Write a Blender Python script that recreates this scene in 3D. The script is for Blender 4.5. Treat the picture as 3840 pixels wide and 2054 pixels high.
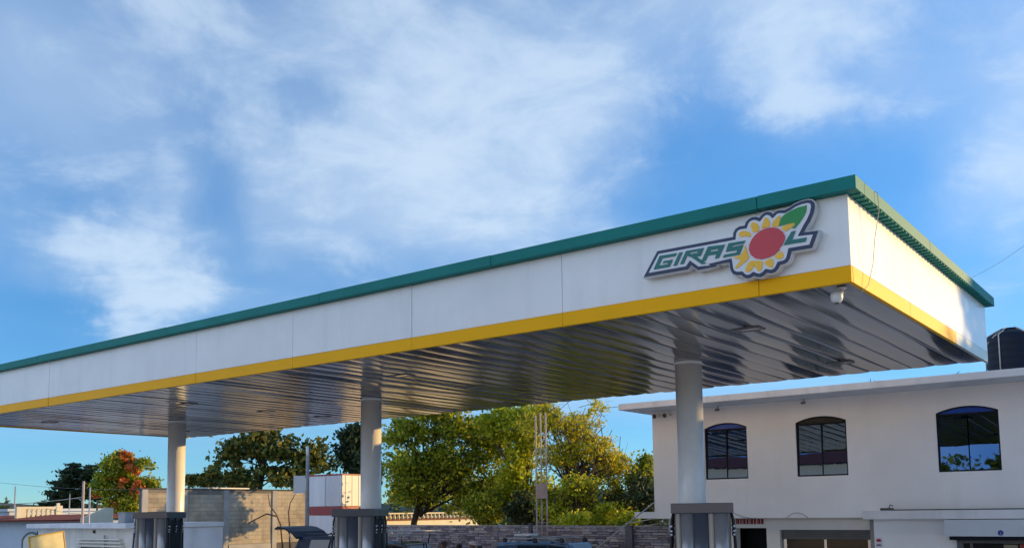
import bpy, bmesh, math, random
import numpy as np
from mathutils import Vector, Matrix

scene = bpy.context.scene
for o in list(bpy.data.objects):
    bpy.data.objects.remove(o)
COL = scene.collection
R = math.radians

# ------------------------------------------------------------------ camera
EYE = 2.7
C_R = Vector((0.79731764, 0.60342943, -0.0125499))
C_U = Vector((0.07233098, -0.07488709, 0.99456531))
C_F = Vector((-0.59921015, 0.79389221, 0.10335544))
FPX, PPY = 3506.5, 1549.64            # focal length and principal row, in photo pixels
cam_d = bpy.data.cameras.new('camera')
cam = bpy.data.objects.new('camera', cam_d)
COL.objects.link(cam)
m = Matrix.Identity(4)
for i in range(3):
    m[i][0] = C_R[i]; m[i][1] = C_U[i]; m[i][2] = -C_F[i]
m[2][3] = EYE
cam.matrix_world = m
cam_d.sensor_width = 36.0
cam_d.lens = FPX / 3840 * 36
cam_d.shift_y = (PPY - 1027) / 3840
cam_d.clip_start = 0.1
cam_d.clip_end = 6000
scene.camera = cam

# ------------------------------------------------------------------ sky, sun, exposure
SUN_AZ, SUN_EL = R(38.0), R(9.0)
SKY_STRENGTH, SUN_STRENGTH = 0.080, 2.0
world = bpy.data.worlds.new('World')
scene.world = world
world.use_nodes = True
wn, wl = world.node_tree.nodes, world.node_tree.links
wn.clear()


def wnode(t, **kw):
    n = wn.new(t)
    for k, v in kw.items():
        setattr(n, k, v)
    return n


def wmath(op, a, b=None, c=None, clamp=False):
    n = wnode('ShaderNodeMath', operation=op, use_clamp=clamp)
    for i, v in enumerate((a, b, c)):
        if v is None:
            continue
        if isinstance(v, (int, float)):
            n.inputs[i].default_value = v
        else:
            wl.new(v, n.inputs[i])
    return n.outputs[0]


def wramp(v, a, b):
    n = wnode('ShaderNodeMapRange', interpolation_type='SMOOTHERSTEP')
    wl.new(v, n.inputs['Value'])
    n.inputs['From Min'].default_value = a
    n.inputs['From Max'].default_value = b
    return n.outputs['Result']


sky = wnode('ShaderNodeTexSky', sky_type='NISHITA', sun_disc=False)
sky.sun_elevation = SUN_EL
sky.sun_rotation = SUN_AZ
sky.air_density, sky.dust_density, sky.ozone_density = 0.6, 0.0, 4.0
sky.altitude = 0
tc = wnode('ShaderNodeTexCoord')
sep = wnode('ShaderNodeSeparateXYZ')
wl.new(tc.outputs['Generated'], sep.inputs[0])
zc = wmath('ADD', wmath('MAXIMUM', sep.outputs['Z'], 0.0), 0.16)
comb = wnode('ShaderNodeCombineXYZ')
wl.new(wmath('DIVIDE', sep.outputs['X'], zc), comb.inputs[0])
wl.new(wmath('DIVIDE', sep.outputs['Y'], zc), comb.inputs[1])


def wnoise(scale, detail, rough, dist, off):
    mp = wnode('ShaderNodeMapping')
    mp.inputs['Location'].default_value = off
    wl.new(comb.outputs[0], mp.inputs[0])
    n = wnode('ShaderNodeTexNoise')
    n.inputs['Scale'].default_value = scale
    n.inputs['Detail'].default_value = detail
    n.inputs['Roughness'].default_value = rough
    n.inputs['Distortion'].default_value = dist
    wl.new(mp.outputs[0], n.inputs['Vector'])
    return n.outputs['Fac']


# cloud banks and clear patches, each in its own compass direction of the sky
BANKS = [
    ((-0.3600, 0.8218, 0.4417), 0.142, 0.28), ((-0.2599, 0.8691, 0.4208), 0.082, 0.20), ((-0.4469, 0.7898, 0.4201), 0.082, 0.09),
    ((-0.5729, 0.6707, 0.4711), 0.137, 0.14), ((-0.6420, 0.6669, 0.3783), 0.164, 0.10), ((-0.5529, 0.7517, 0.3596), 0.123, 0.12),
    ((-0.1309, 0.9419, 0.3092), 0.071, 0.26), ((-0.1381, 0.9099, 0.3912), 0.071, 0.10), ((-0.8333, 0.4978, 0.2403), 0.071, 0.22),
    ((-0.8627, 0.4606, 0.2088), 0.066, 0.16), ((-0.8318, 0.4614, 0.3085), 0.030, 0.06), ((-0.8005, 0.4682, 0.3741), 0.150, 0.09),
    ((-0.6268, 0.7107, 0.3194), 0.044, 0.10), ((-0.6922, 0.6408, 0.3319), 0.110, 0.10), ((-0.6958, 0.5402, 0.4734), 0.130, 0.13),
    ((-0.5070, 0.8054, 0.3071), 0.068, 0.08), ((-0.7861, 0.5361, 0.3077), 0.055, -0.16), ((-0.8950, 0.4117, 0.1718), 0.071, -0.22),
    ((-0.6928, 0.5876, 0.4181), 0.096, -0.08), ((-0.3678, 0.8624, 0.3479), 0.142, -0.16), ((-0.4362, 0.8473, 0.3030), 0.110, -0.12),
    ((-0.2364, 0.9333, 0.2701), 0.123, -0.18), ((-0.2227, 0.8708, 0.4384), 0.068, -0.12), ((-0.6982, 0.5924, 0.4020), 0.025, -0.14),
    ((-0.7225, 0.6511, 0.2327), 0.082, -0.05), ((-0.3733, 0.7936, 0.4805), 0.082, -0.08), ((-0.8643, 0.3839, 0.3249), 0.055, -0.06),
]
# ragged edges: the directions are pushed about by noise before the banks are measured
wv = wnode('ShaderNodeTexNoise')
wv.inputs['Scale'].default_value = 5.0
wv.inputs['Detail'].default_value = 6
wv.inputs['Roughness'].default_value = 0.6
wl.new(tc.outputs['Generated'], wv.inputs['Vector'])
wsub = wnode('ShaderNodeVectorMath', operation='SUBTRACT')
wl.new(wv.outputs['Color'], wsub.inputs[0])
wsub.inputs[1].default_value = (0.5, 0.5, 0.5)
wsc = wnode('ShaderNodeVectorMath', operation='SCALE')
wl.new(wsub.outputs[0], wsc.inputs[0])
wsc.inputs['Scale'].default_value = 0.22
wadd = wnode('ShaderNodeVectorMath', operation='ADD')
wl.new(tc.outputs['Generated'], wadd.inputs[0])
wl.new(wsc.outputs[0], wadd.inputs[1])
bias = None
for (dx, dy, dz), rad, amp in BANKS:
    v = wnode('ShaderNodeVectorMath', operation='DISTANCE')
    wl.new(wadd.outputs[0], v.inputs[0])
    v.inputs[1].default_value = Vector((dx, dy, dz)).normalized()
    g = wmath('MULTIPLY', wramp(v.outputs['Value'], rad * 1.7, 0.0), amp)
    bias = g if bias is None else wmath('ADD', bias, g)
n0 = wnoise(0.9, 3, 0.5, 0.2, (5.3, 2.2, 0))
n1 = wnoise(2.9, 12, 0.62, 0.55, (3.1, 1.7, 0))
n2 = wnoise(7.0, 6, 0.55, 0.6, (0.4, 8.2, 0))
cl = wmath('ADD', wmath('ADD', n1, wmath('MULTIPLY', wmath('SUBTRACT', n2, 0.5), 0.30)), bias)
veil = wmath('MULTIPLY', wramp(wmath('ADD', n0, wmath('MULTIPLY', bias, 0.8)), 0.18, 0.92), 0.52)
puff = wmath('MULTIPLY', wramp(cl, 0.48, 0.94), 0.58)
mask = wmath('SUBTRACT', wmath('ADD', veil, puff), wmath('MULTIPLY', veil, puff))
mask = wmath('MULTIPLY', mask, wramp(sep.outputs['Z'], 0.02, 0.16))
bg_sky = wnode('ShaderNodeBackground')
bg_sky.inputs['Strength'].default_value = SKY_STRENGTH
hs = wnode('ShaderNodeHueSaturation')
hs.inputs['Saturation'].default_value = 1.0
wl.new(sky.outputs[0], hs.inputs['Color'])
thin = wnode('ShaderNodeMapRange')          # low haze dims the sky towards the horizon, the same all round
wl.new(sep.outputs['Z'], thin.inputs['Value'])
for k_, v_ in (('From Min', 0.0), ('From Max', 0.45), ('To Min', 0.50), ('To Max', 1.08)):
    thin.inputs[k_].default_value = v_
hz_ = wnode('ShaderNodeVectorMath', operation='SCALE')
tint = wnode('ShaderNodeVectorMath', operation='MULTIPLY')   # camera white balance: a cleaner cyan-blue
wl.new(hs.outputs[0], tint.inputs[0])
tint.inputs[1].default_value = (0.84, 0.98, 0.88)
wl.new(tint.outputs[0], hz_.inputs[0])
wl.new(thin.outputs[0], hz_.inputs['Scale'])
wl.new(hz_.outputs[0], bg_sky.inputs['Color'])
bg_cl = wnode('ShaderNodeBackground')
# clouds opposite the low sun are brightened as added fill for shaded fronts
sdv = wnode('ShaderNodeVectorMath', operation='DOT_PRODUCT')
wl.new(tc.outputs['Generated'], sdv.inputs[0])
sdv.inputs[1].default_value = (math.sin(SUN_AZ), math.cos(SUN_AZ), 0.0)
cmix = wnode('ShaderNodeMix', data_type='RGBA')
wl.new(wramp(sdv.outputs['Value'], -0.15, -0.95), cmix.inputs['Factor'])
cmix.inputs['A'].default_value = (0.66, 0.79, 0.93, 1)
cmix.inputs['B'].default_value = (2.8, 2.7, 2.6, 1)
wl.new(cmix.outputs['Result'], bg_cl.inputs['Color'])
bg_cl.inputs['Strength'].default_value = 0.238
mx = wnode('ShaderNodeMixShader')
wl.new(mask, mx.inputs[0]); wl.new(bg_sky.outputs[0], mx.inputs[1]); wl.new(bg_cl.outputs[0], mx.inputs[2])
wo = wnode('ShaderNodeOutputWorld')
wl.new(mx.outputs[0], wo.inputs['Surface'])

sd = bpy.data.lights.new('sun', 'SUN')
sd.energy, sd.angle, sd.color = SUN_STRENGTH, R(0.55), (0.60, 0.39, 0.145)
sun = bpy.data.objects.new('sun', sd)
COL.objects.link(sun)
sun_dir = Vector((math.sin(SUN_AZ) * math.cos(SUN_EL), math.cos(SUN_AZ) * math.cos(SUN_EL), math.sin(SUN_EL)))
sun.rotation_euler = (-sun_dir).to_track_quat('-Z', 'Y').to_euler()

scene.view_settings.view_transform = 'Standard'
scene.view_settings.look = 'None'
scene.view_settings.gamma = 1.0
scene.view_settings.exposure = 2.2
scene.view_settings.use_curve_mapping = False
scene.cycles.use_denoising = True
scene.cycles.max_bounces = 8


# ------------------------------------------------------------------ survey helpers
def ray(px, py):
    return C_F + C_R * ((px - 1920) / FPX) - C_U * ((py - PPY) / FPX)


def at(px, py, d):
    """point d metres ahead on the sight line through a photo pixel"""
    return Vector((0, 0, EYE)) + ray(px, py) * d


def on_plane(px, py, axis, val):
    r = ray(px, py)
    return Vector((0, 0, EYE)) + r * ((val - (EYE if axis == 2 else 0)) / r[axis])


# ------------------------------------------------------------------ materials
def mat(name, col, rough=0.6, metal=0.0, var=0.0, vscale=2.0, bump=0.0, bscale=20.0, bdist=0.01, coat=0.0,
        spec=0.5, stretch=(1, 1, 1), obj_rand=0.0, transl=0.0, isl_rand=None, coords='Object', ramp=None, streak=0.0):
    mt = bpy.data.materials.new(name)
    mt.use_nodes = True
    nt = mt.node_tree
    N, L = nt.nodes, nt.links
    b = N['Principled BSDF']
    b.inputs['Roughness'].default_value = rough
    b.inputs['Metallic'].default_value = metal
    b.inputs['Specular IOR Level'].default_value = spec
    b.inputs['Coat Weight'].default_value = coat
    b.inputs['Coat Roughness'].default_value = 0.08
    b.inputs['Base Color'].default_value = (*col, 1)
    t = N.new('ShaderNodeTexCoord')
    mp = N.new('ShaderNodeMapping')
    mp.inputs['Scale'].default_value = stretch
    src = t.outputs[coords] if coords != 'World' else N.new('ShaderNodeNewGeometry').outputs['Position']
    L.new(src, mp.inputs[0])
    out = None
    if isl_rand is not None or ramp is not None:
        g = N.new('ShaderNodeNewGeometry')
        cr = N.new('ShaderNodeValToRGB')
        stops = ramp
        cr.color_ramp.elements[0].color = (*stops[0], 1)
        cr.color_ramp.elements[1].color = (*stops[-1], 1)
        for i, s in enumerate(stops[1:-1]):
            e = cr.color_ramp.elements.new((i + 1) / (len(stops) - 1))
            e.color = (*s, 1)
        if isl_rand == 'object':
            oi = N.new('ShaderNodeObjectInfo')
            L.new(oi.outputs['Random'], cr.inputs[0])
        else:
            L.new(g.outputs['Random Per Island'], cr.inputs[0])
        out = cr.outputs[0]
    if var > 0:
        nz = N.new('ShaderNodeTexNoise')
        nz.inputs['Scale'].default_value = vscale
        nz.inputs['Detail'].default_value = 6
        nz.inputs['Roughness'].default_value = 0.6
        L.new(mp.outputs[0], nz.inputs['Vector'])
        mr = N.new('ShaderNodeMapRange')
        mr.inputs['From Min'].default_value = 0.3
        mr.inputs['From Max'].default_value = 0.7
        mr.inputs['To Min'].default_value = 1 - var
        mr.inputs['To Max'].default_value = 1 + var * 0.5
        L.new(nz.outputs['Fac'], mr.inputs['Value'])
        mul = N.new('ShaderNodeMix')
        mul.data_type = 'RGBA'
        mul.blend_type = 'MULTIPLY'
        mul.inputs['Factor'].default_value = 1
        if out is None:
            mul.inputs['A'].default_value = (*col, 1)
        else:
            L.new(out, mul.inputs['A'])
        L.new(mr.outputs[0], mul.inputs['B'])
        out = mul.outputs['Result']
    if streak > 0:
        mp2 = N.new('ShaderNodeMapping')
        mp2.inputs['Scale'].default_value = (1.8, 1.8, 0.16)
        L.new(src, mp2.inputs[0])
        nz = N.new('ShaderNodeTexNoise')
        nz.inputs['Scale'].default_value = 1.3
        nz.inputs['Detail'].default_value = 8
        nz.inputs['Roughness'].default_value = 0.65
        L.new(mp2.outputs[0], nz.inputs['Vector'])
        mr = N.new('ShaderNodeMapRange')
        mr.inputs['From Min'].default_value = 0.52
        mr.inputs['From Max'].default_value = 0.74
        mr.inputs['To Min'].default_value = 1.0
        mr.inputs['To Max'].default_value = 1 - streak
        L.new(nz.outputs['Fac'], mr.inputs['Value'])
        mul = N.new('ShaderNodeMix')
        mul.data_type = 'RGBA'
        mul.blend_type = 'MULTIPLY'
        mul.inputs['Factor'].default_value = 1
        if out is None:
            mul.inputs['A'].default_value = (*col, 1)
        else:
            L.new(out, mul.inputs['A'])
        L.new(mr.outputs[0], mul.inputs['B'])
        out = mul.outputs['Result']
    if out is not None:
        L.new(out, b.inputs['Base Color'])
    if bump > 0:
        nz = N.new('ShaderNodeTexNoise')
        nz.inputs['Scale'].default_value = bscale
        nz.inputs['Detail'].default_value = 4
        vec = mp.outputs[0]
        if obj_rand:
            oi = N.new('ShaderNodeObjectInfo')
            ad = N.new('ShaderNodeVectorMath')
            sc = N.new('ShaderNodeMath')
            sc.operation = 'MULTIPLY'
            sc.inputs[1].default_value = obj_rand
            L.new(oi.outputs['Random'], sc.inputs[0])
            L.new(mp.outputs[0], ad.inputs[0])
            L.new(sc.outputs[0], ad.inputs[1])
            vec = ad.outputs[0]
        L.new(vec, nz.inputs['Vector'])
        bp = N.new('ShaderNodeBump')
        bp.inputs['Strength'].default_value = bump
        bp.inputs['Distance'].default_value = bdist
        L.new(nz.outputs['Fac'], bp.inputs['Height'])
        L.new(bp.outputs[0], b.inputs['Normal'])
        if coat:
            L.new(bp.outputs[0], b.inputs['Coat Normal'])
    if transl > 0:
        tr = N.new('ShaderNodeBsdfTranslucent')
        if out is not None:
            L.new(out, tr.inputs['Color'])
        else:
            tr.inputs['Color'].default_value = (*col, 1)
        ms = N.new('ShaderNodeMixShader')
        ms.inputs[0].default_value = transl
        L.new(b.outputs[0], ms.inputs[1])
        L.new(tr.outputs[0], ms.inputs[2])
        L.new(ms.outputs[0], N['Material Output'].inputs['Surface'])
    return mt


M = {}
M['fascia'] = mat('fascia white', (0.84, 0.84, 0.83), 0.30, var=0.07, vscale=0.8, bump=0.8, bscale=0.8, bdist=0.014, spec=0.4, obj_rand=40, streak=0.10)
M['fascia_cream'] = mat('fascia cream', (0.62, 0.58, 0.46), 0.4, var=0.1, vscale=2, coat=0.2)
M['yellow'] = mat('band yellow', (0.98, 0.48, 0.002), 0.5, var=0.05, vscale=1, bump=0.6, bscale=1.2, bdist=0.006, spec=0.15, obj_rand=30)
M['green'] = mat('cornice green', (0.012, 0.21, 0.19), 0.6, var=0.12, vscale=1.5, spec=0.2, bump=0.3, bscale=2, bdist=0.004)
M['soffit'] = mat('soffit metal', (0.25, 0.26, 0.29), 0.14, metal=0.85, var=0.08, vscale=1.2, bump=1.0, bscale=0.6, bdist=0.006,
                  stretch=(2.2, 0.5, 1), obj_rand=60)
M['column'] = mat('column paint', (0.90, 0.88, 0.85), 0.25, var=0.06, vscale=3, coat=0.25, streak=0.10)
M['dark_gap'] = mat('dark gap', (0.04, 0.04, 0.045), 0.8)
M['deck'] = mat('roof deck', (0.35, 0.36, 0.36), 0.6, var=0.2)
M['lamp_trim'] = mat('lamp trim', (0.16, 0.16, 0.17), 0.4, var=0.1)
M['lens'] = mat('lamp lens', (0.10, 0.10, 0.11), 0.15, coat=0.5)
M['navy'] = mat('sign navy', (0.012, 0.022, 0.075), 0.35, var=0.1)
M['sign_white'] = mat('sign white', (0.74, 0.75, 0.78), 0.35, var=0.04)
M['sign_edge'] = mat('sign edge', (0.72, 0.72, 0.72), 0.5, var=0.1)
M['teal'] = mat('sign teal', (0.004, 0.16, 0.14), 0.4, var=0.08)
M['petal'] = mat('sign petal', (0.95, 0.53, 0.03), 0.4, var=0.06)
M['red_disc'] = mat('sign red', (0.60, 0.045, 0.06), 0.4, var=0.06)
M['leaf_green'] = mat('sign leaf', (0.01, 0.27, 0.055), 0.4, var=0.06)
M['white_plastic'] = mat('white plastic', (0.75, 0.74, 0.72), 0.35, var=0.05)
M['black'] = mat('black rubber', (0.015, 0.015, 0.017), 0.5, var=0.1)
M['chrome'] = mat('chrome', (0.6, 0.6, 0.62), 0.25, metal=1)
M['pump_cap'] = mat('pump cap', (0.085, 0.095, 0.115), 0.35, var=0.08, coat=0.3)
M['pump_steel'] = mat('pump steel', (0.42, 0.40, 0.39), 0.25, metal=0.5, var=0.06, vscale=3)
M['pump_dark'] = mat('pump dark panel', (0.08, 0.088, 0.11), 0.28, var=0.05, coat=0.3)
M['pump_beige'] = mat('pump beige trim', (0.55, 0.46, 0.38), 0.35, var=0.05)
M['plaster'] = mat('painted plaster', (0.89, 0.88, 0.89), 0.85, coords='World', var=0.10, vscale=0.5, streak=0.07, bump=0.4, bscale=30, bdist=0.004)
M['plaster_warm'] = mat('painted plaster warm', (0.82, 0.79, 0.73), 0.85, var=0.12, vscale=0.8, bump=0.4, bscale=30, bdist=0.004)
M['slab'] = mat('painted slab', (0.76, 0.76, 0.78), 0.8, var=0.14, vscale=0.9, bump=0.4, bscale=20, bdist=0.005, streak=0.18)
M['grime'] = mat('grime line', (0.10, 0.095, 0.09), 0.9, var=0.5, vscale=3)
M['frame_dark'] = mat('window frame', (0.006, 0.008, 0.014), 0.5, spec=0.2)
M['glass_mirror'] = mat('tinted mirror glass', (0.065, 0.11, 0.21), 0.015, metal=1.0, bump=0.3, bscale=1.2, bdist=0.003)
M['glass_blue'] = mat('blue lunette glass', (0.015, 0.075, 0.45), 0.08, coat=0.6, var=0.1)
M['glass_dark'] = mat('dark shop glass', (0.010, 0.012, 0.016), 0.08, spec=0.3)
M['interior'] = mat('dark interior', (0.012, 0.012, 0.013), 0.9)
M['shutter'] = mat('shutter steel', (0.12, 0.125, 0.13), 0.45, metal=0.4, var=0.15)
M['red_sign'] = mat('red sign', (0.23, 0.02, 0.03), 0.6, var=0.2)
M['sticker_red'] = mat('sticker red', (0.42, 0.02, 0.06), 0.5)
M['sticker_blue'] = mat('sticker blue', (0.02, 0.05, 0.25), 0.5)
M['goods_red'] = mat('shop goods red', (0.35, 0.04, 0.03), 0.5)
M['goods_tan'] = mat('shop goods tan', (0.30, 0.25, 0.17), 0.6)
M['signbox'] = mat('sign box face', (0.58, 0.62, 0.67), 0.4, var=0.05)
M['tank'] = mat('tank plastic', (0.007, 0.013, 0.028), 0.55, var=0.1, bump=0.2, bscale=10, spec=0.25)
M['rope'] = mat('rope', (0.5, 0.48, 0.44), 0.8)
M['rust'] = mat('rusty steel', (0.09, 0.06, 0.045), 0.8, var=0.3)
M['concrete'] = mat('concrete', (0.38, 0.37, 0.36), 0.9, var=0.25, vscale=1.2, bump=0.4, bscale=15)
M['forecourt'] = mat('pale forecourt concrete', (0.62, 0.60, 0.57), 0.85, var=0.2, vscale=0.6, bump=0.3, bscale=15)
M['asphalt'] = mat('asphalt', (0.085, 0.085, 0.086), 0.9, var=0.25, vscale=1.5, bump=0.5, bscale=60)
M['dirt'] = mat('pale limestone soil', (0.34, 0.31, 0.25), 0.95, var=0.35, vscale=0.15)
M['block'] = mat('concrete block', (0.34, 0.31, 0.27), 0.95, ramp=[(0.38, 0.335, 0.27), (0.43, 0.375, 0.29), (0.47, 0.40, 0.31), (0.40, 0.35, 0.29)],
                 isl_rand='object', var=0.42, vscale=0.7, bump=0.6, bscale=25, coords='World', streak=0.35)
M['mortar'] = mat('mortar', (0.12, 0.11, 0.11), 0.95, var=0.3, vscale=3)
M['damp'] = mat('damp stained block', (0.20, 0.185, 0.165), 0.95, var=0.4, vscale=1.2, coords='World', streak=0.5)
M['stain'] = mat('dark weathered cap', (0.07, 0.068, 0.065), 0.95, var=0.4, vscale=2)
M['stone'] = mat('cladding stone', (0.2, 0.2, 0.2), 0.85, ramp=[(0.15, 0.13, 0.17), (0.52, 0.47, 0.52), (0.30, 0.27, 0.33), (0.62, 0.55, 0.54), (0.18, 0.15, 0.18), (0.42, 0.33, 0.31)],
                 isl_rand='object', var=0.3, vscale=14, bump=0.6, bscale=30)
M['stone_far'] = mat('cladding stone far', (0.2, 0.2, 0.2), 0.85, ramp=[(0.15, 0.13, 0.17), (0.52, 0.47, 0.52), (0.30, 0.27, 0.33), (0.62, 0.55, 0.54), (0.18, 0.15, 0.18), (0.42, 0.33, 0.31)],
                     isl_rand='island', var=0.3, vscale=14, bump=0.6, bscale=30)
M['white_wall'] = mat('whitewashed wall', (0.74, 0.76, 0.79), 0.9, var=0.15, vscale=1, streak=0.15)
M['house_blue'] = mat('pale blue house wall', (0.52, 0.58, 0.66), 0.9, var=0.1, vscale=1)
M['house_cream'] = mat('cream house wall', (0.74, 0.70, 0.64), 0.9, var=0.14, vscale=1.2, streak=0.2)
M['roof_tile'] = mat('red roof tile', (0.23, 0.062, 0.042), 0.8, ramp=[(0.17, 0.05, 0.035), (0.26, 0.075, 0.05), (0.21, 0.055, 0.04)], isl_rand='object', var=0.2, vscale=6)
M['cream_paint'] = mat('cream painted concrete', (0.74, 0.68, 0.52), 0.8, var=0.1, vscale=3)
M['sign_cream'] = mat('faded sign cream', (0.90, 0.80, 0.45), 0.6, var=0.14, vscale=3)
M['sign_yellow'] = mat('faded sign yellow', (0.75, 0.46, 0.06), 0.6, var=0.1, vscale=3)
M['pink_pole'] = mat('pinkish pole', (0.52, 0.40, 0.36), 0.7, var=0.2)
M['grey_pole'] = mat('galvanised pole', (0.42, 0.43, 0.45), 0.5, metal=0.3, var=0.15)
M['wood_pole'] = mat('weathered pole', (0.30, 0.29, 0.30), 0.8, var=0.2, vscale=4)
M['wire'] = mat('wire', (0.10, 0.10, 0.11), 0.6)
M['pale_wire'] = mat('pale wire', (0.42, 0.38, 0.30), 0.6)
M['truck_white'] = mat('truck white', (0.70, 0.70, 0.74), 0.45, var=0.12, vscale=1.2, stretch=(3, 3, 0.4))
M['truck_red'] = mat('truck red', (0.30, 0.035, 0.04), 0.5, var=0.1)
M['car_blue'] = mat('car paint blue', (0.03, 0.085, 0.17), 0.25, metal=0.3, coat=0.8)
M['car_navy'] = mat('car paint navy', (0.010, 0.018, 0.04), 0.4, spec=0.12)
M['car_black'] = mat('car paint black', (0.018, 0.018, 0.02), 0.25, coat=0.7)
M['car_glass'] = mat('car glass', (0.012, 0.016, 0.02), 0.04, coat=0.6)
M['tyre'] = mat('tyre', (0.02, 0.02, 0.02), 0.85)
M['rim'] = mat('rim', (0.4, 0.4, 0.42), 0.3, metal=0.9)
M['hatch_inner'] = mat('hatch inner trim', (0.30, 0.29, 0.22), 0.6, var=0.1)
M['skin'] = mat('skin', (0.26, 0.14, 0.09), 0.6)
M['shirt_dark'] = mat('shirt dark', (0.03, 0.03, 0.04), 0.85, var=0.2)
M['shirt_white'] = mat('shirt pale', (0.55, 0.52, 0.52), 0.85, var=0.1)
M['shirt_red'] = mat('shirt maroon', (0.16, 0.03, 0.035), 0.85, var=0.2)
M['trousers'] = mat('trousers', (0.05, 0.055, 0.08), 0.9)
M['hair'] = mat('hair', (0.012, 0.009, 0.008), 0.7)
M['cap_pale'] = mat('cap pale', (0.58, 0.50, 0.48), 0.8)
M['cap_maroon'] = mat('cap maroon', (0.07, 0.03, 0.028), 0.8)
M['bark'] = mat('bark', (0.10, 0.075, 0.055), 0.95, var=0.35, vscale=6, bump=0.8, bscale=18)
M['sapling_bark'] = mat('reddish sapling bark', (0.16, 0.085, 0.055), 0.9, var=0.3, vscale=6)
M['bark_dark'] = mat('bark dark', (0.05, 0.038, 0.03), 0.95, var=0.3, vscale=6)
M['leaf_dark'] = mat('leaf dark', (0.03, 0.05, 0.02), 0.6, ramp=[(0.016, 0.036, 0.018), (0.035, 0.065, 0.024), (0.07, 0.1, 0.028)], isl_rand='island', transl=0.3)
M['leaf_mid'] = mat('leaf mid', (0.06, 0.09, 0.02), 0.55, ramp=[(0.05, 0.09, 0.016), (0.21, 0.29, 0.026), (0.44, 0.48, 0.03), (0.62, 0.58, 0.035)], isl_rand='island', transl=0.5)
M['leaf_almond'] = mat('leaf broad', (0.05, 0.075, 0.02), 0.5, ramp=[(0.025, 0.05, 0.018), (0.08, 0.12, 0.026), (0.2, 0.21, 0.03), (0.4, 0.29, 0.045)], isl_rand='island', transl=0.42)
M['leaf_yellow'] = mat('leaf yellow', (0.2, 0.18, 0.03), 0.55, ramp=[(0.24, 0.29, 0.022), (0.5, 0.49, 0.026), (0.74, 0.62, 0.028), (0.8, 0.62, 0.03)], isl_rand='island', transl=0.5)
M['leaf_lime'] = mat('leaf lime', (0.1, 0.13, 0.02), 0.55, ramp=[(0.13, 0.19, 0.018), (0.38, 0.46, 0.026), (0.62, 0.64, 0.03), (0.72, 0.65, 0.035)], isl_rand='island', transl=0.5)
M['blossom'] = mat('blossom', (0.5, 0.1, 0.02), 0.6, ramp=[(0.58, 0.10, 0.03), (0.74, 0.24, 0.05), (0.66, 0.34, 0.08)], isl_rand='island', transl=0.38)
M['hill'] = mat('far hill', (0.13, 0.17, 0.17), 0.95, var=0.3, vscale=0.02)  # distance haze is put into the pale colour


# ------------------------------------------------------------------ mesh helpers
class MB:
    def __init__(self):
        self.v, self.f, self.sm = [], [], []

    def quad_prism(self, pts_a, pts_b, caps=True, smooth=False):
        n = len(pts_a)
        k = len(self.v)
        self.v += [tuple(p) for p in pts_a] + [tuple(p) for p in pts_b]
        for i in range(n):
            j = (i + 1) % n
            self.f.append((k + i, k + j, k + n + j, k + n + i)); self.sm.append(smooth)
        if caps:
            self.f.append(tuple(range(k + n - 1, k - 1, -1))); self.sm.append(False)
            self.f.append(tuple(range(k + n, k + 2 * n))); self.sm.append(False)
        return self

    def box(self, x0, x1, y0, y1, z0, z1):
        a = [(x0, y0, z0), (x1, y0, z0), (x1, y1, z0), (x0, y1, z0)]
        b = [(x, y, z1) for x, y, _ in a]
        return self.quad_prism(a, b)

    def tube(self, pts, rad, n=8, smooth=True):
        pts = [Vector(p) for p in pts]
        if not hasattr(rad, '__len__'):
            rad = [rad] * len(pts)
        k = len(self.v)
        prev = None
        for i, p in enumerate(pts):
            a = pts[max(i - 1, 0)]
            b = pts[min(i + 1, len(pts) - 1)]
            t = (b - a).normalized()
            if prev is None:
                u = t.orthogonal().normalized()
            else:
                u = (prev - t * prev.dot(t))
                u = u.normalized() if u.length > 1e-6 else t.orthogonal().normalized()
            prev = u
            w = t.cross(u)
            for j in range(n):
                an = 2 * math.pi * j / n
                self.v.append(tuple(p + (u * math.cos(an) + w * math.sin(an)) * rad[i]))
        for i in range(len(pts) - 1):
            for j in range(n):
                jj = (j + 1) % n
                self.f.append((k + i * n + j, k + i * n + jj, k + (i + 1) * n + jj, k + (i + 1) * n + j)); self.sm.append(smooth)
        self.f.append(tuple(range(k + n - 1, k - 1, -1))); self.sm.append(False)
        e = k + (len(pts) - 1) * n
        self.f.append(tuple(range(e, e + n))); self.sm.append(False)
        return self

    def lathe(self, prof, cx=0, cy=0, n=24):
        """prof: list of (radius, z) from bottom to top"""
        k = len(self.v)
        for r, z in prof:
            for j in range(n):
                an = 2 * math.pi * j / n
                self.v.append((cx + r * math.cos(an), cy + r * math.sin(an), z))
        for i in range(len(prof) - 1):
            for j in range(n):
                jj = (j + 1) % n
                self.f.append((k + i * n + j, k + i * n + jj, k + (i + 1) * n + jj, k + (i + 1) * n + j)); self.sm.append(True)
        self.f.append(tuple(range(k + n - 1, k - 1, -1))); self.sm.append(False)
        e = k + (len(prof) - 1) * n
        self.f.append(tuple(range(e, e + n))); self.sm.append(False)
        return self

    def mesh(self, name):
        me = bpy.data.meshes.new(name)
        me.from_pydata(self.v, [], self.f)
        me.polygons.foreach_set('use_smooth', self.sm)
        me.update()
        return me

    def build(self, name, material, parent=None, bevel=0.0):
        return link(name, self.mesh(name), material, parent, bevel)


def link(name, me, material, parent=None, bevel=0.0):
    o = bpy.data.objects.new(name, me)
    if material is not None and len(me.materials) == 0:
        me.materials.append(M[material] if isinstance(material, str) else material)
    COL.objects.link(o)
    if parent is not None:
        o.parent = parent
    if bevel:
        b = o.modifiers.new('bevel', 'BEVEL')
        b.width, b.segments, b.limit_method = bevel, 2, 'ANGLE'
    return o


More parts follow.
